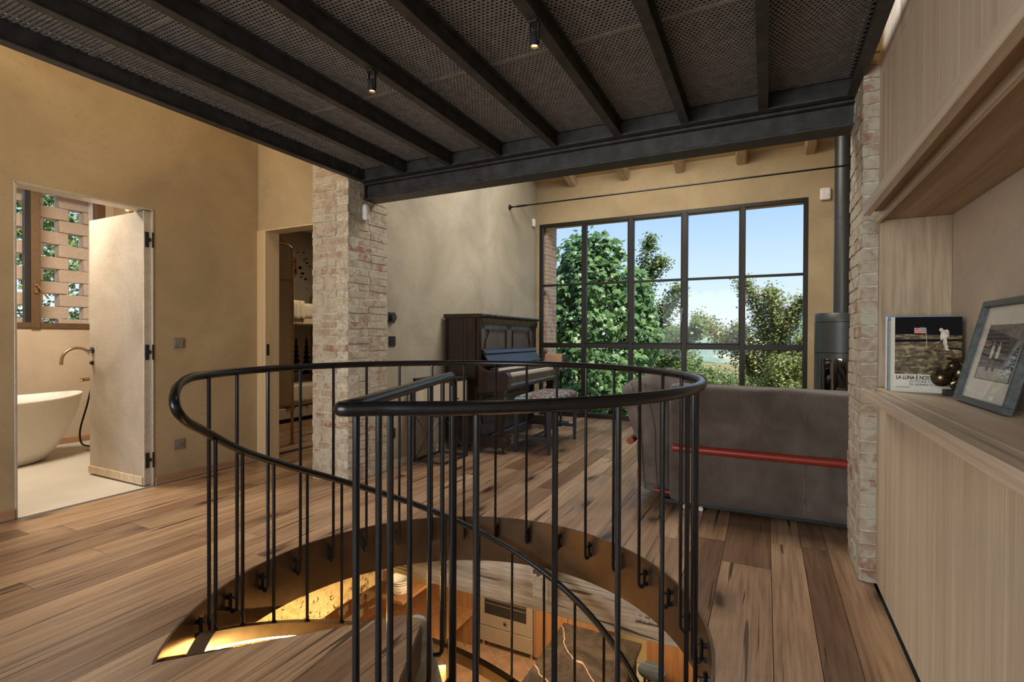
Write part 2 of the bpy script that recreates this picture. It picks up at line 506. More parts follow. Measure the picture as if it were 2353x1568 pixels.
M['ink'] = plain('black_ink', (0.010, 0.010, 0.011), 0.85, 0, 0.1)
M['bark'] = plain('bark', (0.16, 0.12, 0.09), 0.9, 0, 0.1, 0.3, 20, 0.6)
M['mirrorball'] = plain('dark_bronze', (0.10, 0.075, 0.04), 0.25, 0.85, 0.5, 0.3, 40)
M['led'] = emit('warm_led', (1.0, 0.58, 0.17), 150.0)
M['bulb'] = emit('warm_bulb', (1.0, 0.45, 0.12), 9.0)
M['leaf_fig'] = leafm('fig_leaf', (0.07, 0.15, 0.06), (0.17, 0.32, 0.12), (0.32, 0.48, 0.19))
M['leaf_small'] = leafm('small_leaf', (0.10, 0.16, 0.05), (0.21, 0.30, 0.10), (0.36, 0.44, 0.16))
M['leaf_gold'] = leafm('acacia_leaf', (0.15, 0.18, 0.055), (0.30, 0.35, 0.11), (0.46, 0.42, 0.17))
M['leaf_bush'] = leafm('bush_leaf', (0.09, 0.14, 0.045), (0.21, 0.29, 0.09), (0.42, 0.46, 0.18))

def corduroy(name, axis='x', rot=0.0):
    t = NT(name)
    v = t.coords((1, 1, 1), rot=(0, 0, rot))
    w = t.n('ShaderNodeTexWave', wave_type='BANDS', bands_direction=axis.upper())
    w.inputs['Scale'].default_value = 70.0; w.inputs['Distortion'].default_value = 0.15
    t.l(v, w.inputs['Vector'])
    nz = t.noise(v, 4.5, 4, 0.6, 0.4)
    c = t.ramp(nz, [(0.3, (0.105, 0.080, 0.062)), (0.55, (0.175, 0.138, 0.112)), (0.75, (0.245, 0.20, 0.168))])
    c = t.mix(c, (0.05, 0.034, 0.024), t.ramp(w.outputs['Fac'], [(0.05, (0.75,) * 3), (0.42, (0, 0, 0))]))
    nm = t.bump(w.outputs['Fac'], 0.5, 0.004)
    return t.bsdf(c, 0.9, 0, nm, 0.15, Sheen_Weight=0.3)
M['cord'] = corduroy('taupe_corduroy', 'x')
M['cord_y'] = corduroy('taupe_corduroy_side', 'y')

def damask():
    t = NT('damask_seat')
    v = t.coords()
    n1 = t.noise(v, 13, 3, 0.55, 2.2)
    c = t.ramp(n1, [(0.48, (0.13, 0.055, 0.043)), (0.53, (0.17, 0.08, 0.065)), (0.56, (0.14, 0.31, 0.34)), (0.75, (0.24, 0.42, 0.44))])
    return t.bsdf(c, 0.8, 0, t.bump(n1, 0.2, 0.003), 0.3)
M['damask'] = damask()

def marble():
    t = NT('dark_marble')
    v = t.coords()
    n1 = t.noise(v, 2.6, 8, 0.7, 1.6)
    c = t.ramp(n1, [(0.35, (0.014, 0.011, 0.010)), (0.6, (0.045, 0.034, 0.030)), (0.8, (0.12, 0.09, 0.08))])
    w = t.n('ShaderNodeTexWave', wave_type='BANDS', bands_direction='DIAGONAL')
    w.inputs['Scale'].default_value = 1.2; w.inputs['Distortion'].default_value = 6; w.inputs['Detail'].default_value = 4
    t.l(v, w.inputs['Vector'])
    c = t.mix(c, (0.45, 0.30, 0.22), t.ramp(w.outputs['Fac'], [(0.0, (0.55,) * 3), (0.004, (0, 0, 0))]))
    return t.bsdf(c, 0.22, 0, None, 0.35)
M['marble'] = marble()

def brick_tex(name, c1, c2, mo, scale=1.0, bw=0.24, bh=0.058, axis='y'):
    t = NT(name)
    tc = t.n('ShaderNodeTexCoord'); sp = t.n('ShaderNodeSeparateXYZ'); cb = t.n('ShaderNodeCombineXYZ')
    t.l(tc.outputs['Object'], sp.inputs[0])
    t.l(sp.outputs[{'x': 0, 'y': 1}[axis]], cb.inputs[0]); t.l(sp.outputs[2], cb.inputs[1])
    b = t.n('ShaderNodeTexBrick')
    b.inputs['Scale'].default_value = scale; b.inputs['Brick Width'].default_value = bw; b.inputs['Row Height'].default_value = bh
    b.inputs['Mortar Size'].default_value = 0.008; b.inputs['Color1'].default_value = (*c1, 1); b.inputs['Color2'].default_value = (*c2, 1); b.inputs['Mortar'].default_value = (*mo, 1)
    t.l(cb.outputs[0], b.inputs['Vector'])
    nz = t.noise(tc.outputs['Object'], 22, 4)
    c = t.mix(b.outputs['Color'], tuple(x * 0.55 for x in c1), t.ramp(nz, [(0.3, (0.7,) * 3), (0.5, (0, 0, 0))]))
    return t.bsdf(c, 0.9, 0, t.bump(b.outputs['Fac'], -0.6, 0.01), 0.15)
M['brick_out'] = brick_tex('outside_brickwork', (0.50, 0.30, 0.20), (0.56, 0.42, 0.30), (0.62, 0.56, 0.46))
M['stone_wall'] = brick_tex('rubble_wall', (0.46, 0.38, 0.26), (0.55, 0.46, 0.33), (0.40, 0.34, 0.25), 1.0, 0.26, 0.13, 'x')

# ------------------------------------------------------------------ structure
RNG = random.Random(7)
CX, CY, RR = -1.161, 1.744, 1.009          # stairwell centre and inner radius of its steel ring
RH = 1.021                                 # radius of the hole in the floor

def stairwell(x, full=False):
    d2 = RH * RH - (x - CX) ** 2
    if d2 <= 0: return None
    d = math.sqrt(d2)
    lo, hi = CY - d, CY + d
    yl = 1.566 + 1.115 * (x + 1.306)
    yr = 1.563 - (x + 1.167) / 0.45
    w = min(yl, yr, 1.60)
    if not full: lo = max(lo, w)
    return (lo, hi) if hi > lo else None

def region(x0, x1, y0, y1, step=0.014, full=False):
    """plan polygons of a floor strip with the stairwell cut out"""
    bp = {x0, x1}
    if x1 > CX - RH and x0 < CX + RH and y1 > CY - RH and y0 < CY + RH:
        n = int(4.6 / step)
        for i in range(n):
            x = CX - RH + i * step
            if x0 < x < x1: bp.add(x)
        for x in (CX - RH, CX + RH, -1.167, -1.276):
            if x0 < x < x1: bp.add(x)
    bp = sorted(bp)
    out = []
    for xa, xb in zip(bp, bp[1:]):
        va, vb = stairwell(xa + 1e-6, full), stairwell(xb - 1e-6, full)
        if va is None and vb is None:
            out.append(((xa, y0), (xb, y0), (xb, y1), (xa, y1)))
            continue
        if va is None: va = ((vb[0] + vb[1]) / 2,) * 2
        if vb is None: vb = ((va[0] + va[1]) / 2,) * 2
        la, lb = min(max(va[0], y0), y1), min(max(vb[0], y0), y1)
        ha, hb = max(min(va[1], y1), y0), max(min(vb[1], y1), y0)
        if la - y0 > 1e-5 or lb - y0 > 1e-5: out.append(((xa, y0), (xb, y0), (xb, lb), (xa, la)))
        if y1 - ha > 1e-5 or y1 - hb > 1e-5: out.append(((xa, ha), (xb, hb), (xb, y1), (xa, y1)))
    return out

def slab(name, rects, z0, z1, mat, parent=None, step=0.014, full=False):
    bm = bmesh.new()
    for r in rects:
        for q in region(*r, step=step, full=full):
            vs = [bm.verts.new((p[0], p[1], z1)) for p in q]
            try: bm.faces.new(vs)
            except ValueError: pass
    bmesh.ops.remove_doubles(bm, verts=bm.verts, dist=1e-5)
    bmesh.ops.dissolve_degenerate(bm, edges=bm.edges, dist=1e-6)
    r = bmesh.ops.extrude_face_region(bm, geom=bm.faces[:])
    for g in r['geom']:
        if isinstance(g, bmesh.types.BMVert): g.co.z = z0
    bmesh.ops.recalc_face_normals(bm, faces=bm.faces)
    return bm_obj(name, bm, mat, parent, smooth=False)

floor = struct(slab('floor', [(-4.02, 0.72, -2.9, 3.1), (-3.0, 1.6, 3.1, 6.75), (-6.6, -3.0, 3.02, 6.75)], -0.25, -0.019, M['black'], full=True), 'wide oak plank floor around the round stairwell', 'floor')

def tone(k):
    t = {0: (1.0, 1.0, 1.0), 1: (0.84, 0.80, 0.78), 2: (1.14, 1.12, 1.10), 3: (0.55, 0.47, 0.43), 4: (1.26, 1.27, 1.27), 5: (0.98, 0.90, 0.82), 6: (0.72, 0.66, 0.63)}[k]
    return (*t, 1)

def lay_planks():
    edges = [0.72, 0.585, 0.441, 0.294, 0.176, 0.031, -0.189]
    ws = (0.15, 0.19, 0.13, 0.16, 0.21, 0.14, 0.17)
    i = 0
    while edges[-1] > -6.55:
        edges.append(round(edges[-1] - ws[i % 7], 3)); i += 1
    right = [0.72, 0.87, 1.02, 1.19, 1.33, 1.49]
    rows = [(b, a) for a, b in zip(edges, edges[1:])] + list(zip(right, right[1:]))
    for k, (xa, xb) in enumerate(rows):
        xm = (xa + xb) / 2
        if xm > 0.447: yr = (3.13, 6.70)
        elif xm > -2.9: yr = (-1.2, 6.70)
        elif xm > -4.02: yr = (-1.2, 6.3)
        else: yr = (3.10, 6.3)
        if xb > -4.02 > xa:
            continue_rows = [(max(xa, -4.02), xb, yr)]
        else:
            continue_rows = [(xa, xb, yr)]
        for (a, b, (y0, y1)) in continue_rows:
            joints = [y0]
            y = y0 + RNG.uniform(0.3, 1.7)
            while y < y1 - 0.3:
                joints.append(y); y += RNG.uniform(1.25, 2.2)
            joints.append(y1)
            if abs(a + 0.189) < 1e-3: joints = [y0, 0.9, 2.70, 4.4, y1]
            if abs(a - 0.176) < 1e-3: joints = [y0, 1.6, 3.07, 4.7, y1]
            for j, (ya, yb) in enumerate(zip(joints, joints[1:])):
                o = slab('plank', [(a + 0.0012, b - 0.0012, ya + 0.0012, yb - 0.0012)], -0.018, RNG.uniform(-0.0006, 0.0003), M['floor'], floor)
                t = RNG.choice((0, 0, 0, 1, 1, 2, 2, 3, 4, 5, 5, 6))
                if abs(a + 0.189) < 1e-3: t = (0, 2, 3, 1, 0)[j]
                if abs(a - 0.031) < 1e-3 and ya < 3.2: t = 2 if ya > 0 else 0
                o.color = tone(t)
lay_planks()

def wall(name, boxes, mat, label=None):
    b = MB()
    for q in boxes: b.box(*q)
    return struct(b.build(name, mat), label, 'wall')

wall('wall_left', [(-4.14, -4.02, -2.95, 1.39, 0, 5.4), (-4.14, -4.02, 2.155, 3.02, 0, 5.4), (-4.14, -4.02, 1.39, 2.155, 2.02, 5.4)], M['plaster_l'], 'ochre plaster wall with the open bathroom doorway')
wall('wall_bedroom', [(-6.5, -3.925, 3.02, 3.14, 0, 5.4), (-3.925, -3.0, 3.02, 3.14, 2.03, 5.4), (-3.20, -3.0, 3.02, 3.14, 0, 2.03)], M['plaster_l'], 'ochre plaster wall with the bedroom doorway beside the brick pillar')
b = MB(); b.prism([(-2.80, 3.10), (-2.938, 6.70), (-3.06, 6.70), (-2.98, 3.10)], 'z', 0, 5.4)
struct(b.build('wall_piano', M['plaster_p']), 'pale trowelled plaster wall behind the piano', 'wall')
wall('wall_window', [(-3.06, -2.892, 6.66, 6.80, 0, 5.0), (0.425, 1.62, 6.66, 6.80, 0, 5.0), (-2.892, 0.425, 6.66, 6.80, 2.70, 5.0)], M['plaster_l'], 'ochre plaster wall around the large window')
wall('wall_outer', [(-3.6, -2.83, 6.80, 7.16, -3, 5.0), (0.405, 1.9, 6.80, 7.16, -3, 5.0), (-2.83, 0.405, 6.80, 7.16, 2.735, 5.0), (-2.83, 0.405, 6.80, 7.16, -3, -0.06)], M['brick_out'], 'outer brickwork seen at the edge of the large window')
wall('wall_right', [(1.5, 1.62, 3.05, 6.70, 0, 5.0)], M['plaster_l'])
wall('wall_niche', [(0.70, 0.82, -2.95, 2.775, 0, 5.4)], M['plaster_n'], 'plaster wall at the back of the shelf niche')
wall('wall_back', [(-4.14, -2.85, -2.95, -2.8, 0, 5.0), (0.15, 0.82, -2.95, -2.8, 0, 5.0), (-2.85, 0.15, -2.95, -2.8, 0, 0.45), (-2.85, 0.15, -2.95, -2.8, 2.65, 5.0)], M['plaster_l'])  # opening added out of view to give the back fill light a place
wall('wall_bath_window', [(-6.49, -6.37, 0.2, 0.9, 0, 2.9), (-6.49, -6.37, 2.935, 3.06, 0, 2.9), (-6.49, -6.37, 0.9, 2.935, 0, 1.17), (-6.49, -6.37, 0.9, 2.935, 2.62, 2.9)], M['plaster_n'], 'bathroom wall under the window behind the bathtub')
wall('wall_bath_front', [(-6.49, -4.14, 0.1, 0.2, 0, 2.9)], M['plaster_n'])
wall('wall_bath_reveal', [(-6.78, -6.49, 2.935, 3.05, 0.6, 2.9), (-6.78, -6.49, 0.78, 0.9, 0.6, 2.9)], M['white'], 'white reveal beside the bathroom window')
wall('ceiling_bath', [(-6.5, -4.14, 0.1, 3.02, 2.78, 2.9)], M['white'])
wall('floor_bath', [(-6.49, -4.02, 0.1, 3.02, -0.25, 0.0)], M['micro'], 'smooth grey microcement bathroom floor')
wall('wall_mural', [(-6.62, -6.5, 3.14, 6.5, 0, 2.9)], M['plaster_d'], 'bedroom wall painted with a forest mural')
wall('wall_bedroom_far', [(-6.62, -3.02, 6.3, 6.42, 0, 2.9)], M['plaster_d'])
wall('ceiling_bedroom', [(-6.62, -3.02, 3.14, 6.42, 2.75, 2.87)], M['white'])

b = MB()
b.prism([(7.25, 3.09), (1.2, 5.15), (-3.1, 3.85), (-3.1, 4.0), (1.2, 5.31), (7.25, 3.24)], 'x', -4.25, 1.7)
ceiling = struct(b.build('ceiling', M['roofdeck']), 'pitched roof of warm boards on limed rafters', 'ceiling')
sl = (5.15 - 3.09) / (7.25 - 1.2)
for k, x in enumerate((-3.86, -3.14, -2.40, -1.67, -0.97, -0.265, 0.435, 1.14)):
    w = 0.058 + 0.008 * RNG.random()
    q = MB(); dz = 0.115 + 0.012 * RNG.random()
    n = 14
    for i in range(n):
        y0 = 6.70 - i * (6.70 - 1.25) / n; y1 = 6.70 - (i + 1) * (6.70 - 1.25) / n
        z0 = 3.09 + (7.25 - y0) * sl; z1 = 3.09 + (7.25 - y1) * sl
        j0 = 0.006 * math.sin(i * 1.7 + k); j1 = 0.006 * math.sin((i + 1) * 1.7 + k)
        vs = []
        for y, z, j in ((y0, z0, j0), (y1, z1, j1)):
            vs += [(x - w + j, y, z + 0.02), (x + w + j, y, z + 0.02), (x + w + j, y, z - dz + 0.03), (x + w * 0.66 + j, y, z - dz), (x - w * 0.66 + j, y, z - dz), (x - w + j, y, z - dz + 0.03)]
        q.add(vs, [(m, (m + 1) % 6, 6 + (m + 1) % 6, 6 + m) for m in range(6)] + ([(0, 1, 2, 3, 4, 5)] if i == 0 else []))
    q.build('rafter', M['rafter'], ceiling)

# skirting boards
def skirt(name, boxes, label=None):
    b = MB()
    for q in boxes: b.box(*q)
    return struct(b.build(name, M['skirting'], bevel=0.002), label, 'baseboard')
skirt('baseboard_left', [(-4.02, -4.004, -2.8, 1.383, 0.0, 0.062)], 'low oak skirting left of the bathroom door')
skirt('baseboard_left_far', [(-4.02, -4.004, 2.166, 3.005, 0.0, 0.062)], 'low oak skirting between the bathroom door and the bedroom door')
b = MB(); b.prism([(-2.790, 3.27), (-2.934, 6.655), (-2.918, 6.655), (-2.774, 3.27)], 'z', 0, 0.062)
struct(b.build('baseboard_piano', M['oak_y']), 'pale skirting along the piano wall', 'baseboard')
skirt('baseboard_bath', [(-6.37, -6.356, 0.2, 3.02, 0.0, 0.06)], 'skirting along the bathroom wall behind the tub')

# door frames
b = MB()
b.box(-4.03, -3.925, 3.008, 3.016, 0, 2.03); b.box(-3.925, -3.913, 3.008, 3.15, 0, 2.03)
b.box(-3.925, -3.0, 3.010, 3.15, 2.018, 2.03)
tr = struct(b.build('trim_1', M['jamb'], bevel=0.001), 'smooth ochre jamb of the bedroom doorway', 'door frame')
MB().box(-3.9128, -3.9105, 3.02, 3.045, 0.93, 1.03).build('strike_plate', M['black'], tr)
b = MB()
b.box(-4.145, -4.014, 2.148, 2.160, 0, 2.02); b.box(-4.145, -4.014, 1.386, 1.398, 0, 2.02); b.box(-4.145, -4.014, 1.39, 2.155, 2.012, 2.024)
struct(b.build('trim_2', M['alu'], bevel=0.001), 'thin metal jamb of the bathroom doorway', 'door frame')

# ------------------------------------------------------------------ brick pillars
def unit_bricks():
    out = []
    r = random.Random(3)
    for k in range(7):
        bm = bmesh.new()
        bmesh.ops.create_cube(bm, size=1.0)
        bmesh.ops.subdivide_edges(bm, edges=[e for e in bm.edges if abs((e.verts[0].co - e.verts[1].co).x) > 0.5 or abs((e.verts[0].co - e.verts[1].co).y) > 0.5], cuts=2, use_grid_fill=True)
        for v in bm.verts:
            v.co.x += r.uniform(-1, 1) * 0.018; v.co.y += r.uniform(-1, 1) * 0.018; v.co.z += r.uniform(-1, 1) * 0.075
        me = bpy.data.meshes.new('brick_%d' % k)
        bm.to_mesh(me); bm.free()
        me.materials.append(M['brick'])
        out.append(me)
    return out
UB = unit_bricks()
def put_brick(parent, x0, x1, y0, y1, z0, z1):
    o = link('brick', RNG.choice(UB), parent)
    o.location = ((x0 + x1) / 2, (y0 + y1) / 2, (z0 + z1) / 2)
    o.scale = (x1 - x0, y1 - y0, z1 - z0)
    o.rotation_euler = (0, 0, PI if RNG.random() < 0.5 else 0)
    return o
def brick_column(name, label, x0, x1, y0, y1, z1, faces, pitch=0.058, z2=None):
    """faces: which sides carry visible bricks, as 'S' (-Y), 'E' (+X), 'W' (-X)"""
    core = MB().box(x0 + 0.0035, x1 - 0.0035, y0 + 0.0035, y1 - 0.004, 0, z2 or z1).build(name, M['mortar'])
    struct(core, label, 'pillar')
    n = int(z1 / pitch)
    g = 0.010
    for i in range(n):
        za = 0.004 + i * pitch; zb = za + pitch - g
        ph = i % 2
        def runs(a, b, first):
            xs = [a]
            x = a + first * RNG.uniform(0.9, 1.1)
            while x < b - 0.05:
                xs.append(x); x += 0.235 * RNG.uniform(0.85, 1.1)
            xs.append(b)
            return list(zip(xs, xs[1:]))
        pr = lambda: RNG.uniform(-0.0040, 0.0025)
        dz = lambda: RNG.uniform(-0.0025, 0.0025)
        for fc in faces:
            if fc == 'S':
                lo = x0 + (0.0 if ('W' not in faces or ph) else 0.115)
                hi = x1 - (0.0 if ('E' not in faces or ph) else 0.115)
                if hi - lo < 0.05: lo, hi = x0, x1
                for a, c in runs(lo, hi, 0.12 if ph else 0.225):
                    put_brick(core, a + g / 2, c - g / 2, y0 + pr(), y0 + 0.10, za + dz(), zb + dz())
            else:
                lo = y0 + (0.0 if not ph else 0.112)
                for a, c in runs(lo, y1, 0.225 if not ph else 0.12):
                    if fc == 'E': put_brick(core, x1 - 0.10, x1 - pr(), a + g / 2, c - g / 2, za + dz(), zb + dz())
                    else: put_brick(core, x0 + pr(), x0 + 0.10, a + g / 2, c - g / 2, za + dz(), zb + dz())
    return core
brick_column('wall_pillar', 'old brick pillar beside the bedroom doorway, streaked with lime mortar', -3.145, -2.775, 2.83, 3.268, 2.62, 'SE', z2=4.9)
brick_column('wall_stub', 'old brick wall end between the sofa and the oak cabinets', 0.385, 1.5, 2.76, 3.126, 2.62, 'W', z2=4.8)
# near face of the stub: short header bricks in every course
stub = bpy.data.objects['wall_stub']
for i in range(45):
    za = 0.004 + i * 0.058
    if i % 2: put_brick(stub, 0.386 + RNG.uniform(-0.002, 0.003), 0.468, 2.757 + RNG.uniform(-0.003, 0.003), 2.866, za + RNG.uniform(-0.002, 0.002), za + 0.049)
    else: put_brick(stub, 0.386 + RNG.uniform(-0.002, 0.003), 0.468, 2.757 + RNG.uniform(-0.003, 0.003), 2.80, za, za + 0.048)

# ------------------------------------------------------------------ large window
def big_window():
    w = thing('window_1', 'large black-framed window of five columns looking over the garden', 'window', (-1.23, 6.66, 0), kind='structure')
    xs = [-2.867, -2.233, -1.589, -0.917, -0.251, 0.399]
    y0, y1 = 6.655, 6.715
    fm = M['win_frame']
    b = MB()
    b.box(-2.892, -2.845, y0, y1, 0, 2.70); b.box(0.378, 0.425, y0, y1, 0, 2.70)
    b.box(-2.845, 0.378, y0, y1, 2.655, 2.70); b.box(-2.845, 0.378, y0, y1, 0, 0.062)
    b.build('frame', fm, w, bevel=0.003)
    for x in xs[1:-1]:
        MB().box(x - 0.030, x + 0.030, y0 - 0.004, y1, 0.05, 2.67).build('mullion', fm, w, bevel=0.003)
    for i in range(5):
        a, c = (xs[i] + 0.028 if i else -2.846), (xs[i + 1] - 0.028 if i < 4 else 0.379)
        MB().box(a, c, y0 - 0.002, y1, 0.955, 1.02).build('transom', fm, w, bevel=0.003)
        MB().box(a, c, y0 + 0.005, y1 - 0.005, 1.818, 1.846).build('glazing_bar', fm, w, bevel=0.002)
        if i in (1, 2, 3):
            s = MB()
            for (p, q, r, t) in ((a, a + 0.014, 1.02, 2.66), (c - 0.014, c, 1.02, 2.66), (a, c, 1.02, 1.034), (a, c, 2.646, 2.66)):
                s.box(p, q, y0 - 0.010, y1 - 0.01, r, t)
            s.build('sash', fm, w, bevel=0.002)
        for z0, z1 in ((0.06, 0.957), (1.018, 1.82), (1.844, 2.658)):
            MB().box(a - 0.004, c + 0.004, 6.682, 6.690, z0, z1).build('pane', M['glasspane'], w)
    for x in (-1.610, -0.938):
        h = MB().box(x - 0.011, x + 0.011, y0 - 0.018, y0 - 0.002, 1.40, 1.47)
        h.bar((x, y0 - 0.035, 1.44), (x - 0.004, y0 - 0.035, 1.30), 0.014, 0.01)
        h.cyl((x, y0 - 0.038, 1.44), (x, y0 - 0.005, 1.44), 0.007, 8)
        h.build('handle', M['blackg'], w)
big_window()

# ------------------------------------------------------------------ bathroom window, lattice, door
def bath_window():
    w = thing('window_2', 'brown-framed bathroom window behind the bathtub', 'window', (-6.37, 1.9, 1.17), kind='structure')
    fm = M['bath_frame']
    x0, x1 = -6.42, -6.355
    b = MB(); b.box(x0, x1, 2.85, 2.935, 1.17, 2.62); b.box(x0, x1, 0.9, 0.97, 1.17, 2.62); b.box(x0, x1, 0.9, 2.935, 1.17, 1.225); b.box(x0, x1, 0.9, 2.935, 2.56, 2.62)
    b.build('frame', fm, w, bevel=0.004)
    MB().box(x0, x1 + 0.012, 2.315, 2.385, 1.17, 2.62).build('mullion', fm, w, bevel=0.004)
    MB().box(x0, x1 - 0.004, 2.275, 2.315, 1.17, 2.62).build('sash_edge', M['blackg'], w, bevel=0.002)
    for a, c in ((0.97, 2.29), (2.385, 2.85)):
        MB().box(-6.392, -6.384, a, c, 1.222, 2.565).build('pane', M['glasspane'], w)
    h = MB().box(-6.345, -6.330, 2.335, 2.362, 1.51, 1.60)
    h.bar((-6.31, 2.348, 1.585), (-6.30, 2.43, 1.46), 0.016, 0.014); h.cyl((-6.34, 2.348, 1.585), (-6.30, 2.348, 1.585), 0.008, 8)
    h.build('handle', M['bronze'], w)
bath_window()

def lattice():
    w = thing('block_lattice', 'brise-soleil of staggered blocks with square openings outside the bathroom window', 'lattice wall', (-6.72, 1.9, 0.55), kind='structure')
    w['label'] = 'lattice of staggered blocks with square openings outside the bathroom window'
    ub = []
    r = random.Random(5)
    for k in range(5):
        b = MB().box(-0.5, 0.5, -0.5, 0.5, -0.5, 0.5)
        me = b.mesh('block', M['block'], bevel=0.03)
        for v in me.vertices:
            v.co += Vector((r.uniform(-1, 1), r.uniform(-1, 1), r.uniform(-1, 1))) * 0.018
        ub.append(me)
    pitch = 0.43; hole = 0.137; h = 0.131
    for i in range(19):
        z = 0.62 + i * h
        off = 2.54 if i % 2 == 0 else 2.755
        k = -6
        while True:
            a = off + hole + k * pitch; c = a + (pitch - hole); k += 1
            if a > 3.05: break
            if c < 0.6: continue
            o = link('block', r.choice(ub), w)
            o.location = (-6.76 + 6.72, (a + c) / 2 - 1.9, z + h / 2 - 0.55)
            o.scale = (0.12, c - a + 0.002, h - 0.004)
lattice()

def bath_door():
    d = thing('door_1', 'plaster-faced bathroom door standing open', 'door', (-4.05, 2.125, 0), kind='structure')
    MB().box(-4.795, -4.045, 2.105, 2.148, 0.012, 2.008).build('leaf', M['plaster_d'], d, bevel=0.002)
    e = MB().box(-4.044, -4.030, 2.100, 2.150, 0.012, 2.008).build('edge_strip', M['alu'], d, bevel=0.001)
    MB().box(-4.797, -4.047, 2.094, 2.105, 0.012, 0.072).build('skirting_strip', M['oak_y'], d, bevel=0.002)
    for z in (0.19, 0.98, 1.80):
        h = MB()
        h.box(-4.0305, -4.026, 2.108, 2.134, z - 0.056, z + 0.056)
        h.box(-4.028, -4.020, 2.128, 2.146, z - 0.012, z + 0.014)
        h.box(-4.016, -4.012, 2.1470, 2.1600, z - 0.056, z + 0.056)
        h.build('hinge', M['black'], d, bevel=0.006, seg=2)
    h = MB(); h.cyl((-4.745, 2.106, 0.985), (-4.745, 2.095, 0.985), 0.024, 20); h.cyl((-4.745, 2.10, 0.985), (-4.745, 2.055, 0.985), 0.008, 10)
    h.tube([(-4.745, 2.058, 0.985), (-4.70, 2.053, 0.986), (-4.635, 2.052, 0.984)], [0.009, 0.008, 0.006], 10)
    h.build('handle', M['blackg'], d, smooth=True)
    h = MB(); h.cyl((-4.745, 2.106, 0.885), (-4.745, 2.096, 0.885), 0.018, 16); h.cyl((-4.745, 2.10, 0.885), (-4.745, 2.085, 0.885), 0.010, 12)
    h.build('lock_knob', M['blackg'], d, smooth=True)
bath_door()

# ------------------------------------------------------------------ mezzanine
def i_beam(b, p0, p1, w, h, tf, tw, axis):
    """axis 'x' or 'y'; p0, p1 = (x, y, z) bottom centre line ends"""
    x0, y0, z = p0; x1, y1, _ = p1
    if axis == 'y':
        for (a, c, d, e) in ((-w / 2, w / 2, 0, tf), (-w / 2, w / 2, h - tf, h), (-tw / 2, tw / 2, tf, h - tf)):
            b.box(x0 + a, x0 + c, y0, y1, z + d, z + e)
    else:
        for (a, c, d, e) in ((-w / 2, w / 2, 0, tf), (-w / 2, w / 2, h - tf, h), (-tw / 2, tw / 2, tf, h - tf)):
            b.box(x0, x1, y0 + a, y0 + c, z + d, z + e)
    return b

def perforated(nx, ny, px, py, rh, th):
    """sheet nx*px by ny*py with staggered hexagonal holes, real openings with rims"""
    vs = []; fs = []
    def cell(cx, cy):
        o = len(vs)
        hx, hy = px / 2, py / 2
        ring = [(hx, 0), (hx, hy), (0, hy), (-hx, hy), (-hx, 0), (-hx, -hy), (0, -hy), (hx, -hy)]
        hole = [(rh * math.cos(PI / 4 * k), rh * math.sin(PI / 4 * k)) for k in range(8)]
        for x, y in ring: vs.append((cx + x, cy + y, 0))
        for x, y in hole: vs.append((cx + x, cy + y, 0))
        for x, y in hole: vs.append((cx + x, cy + y, th))
        for k in range(8):
            l = (k + 1) % 8
            fs.append((o + k, o + 8 + k, o + 8 + l, o + l))
            fs.append((o + 8 + k, o + 16 + k, o + 16 + l, o + 8 + l))
    for j in range(ny):
        for i in range(nx):
            cell((i + 0.5) * px + (px / 2 if j % 2 else 0), (j + 0.5) * py)
    me = bpy.data.meshes.new('perforated_panel')
    me.from_pydata(vs, [], fs)
    me.materials.append(M['mesh_steel'])
    return me

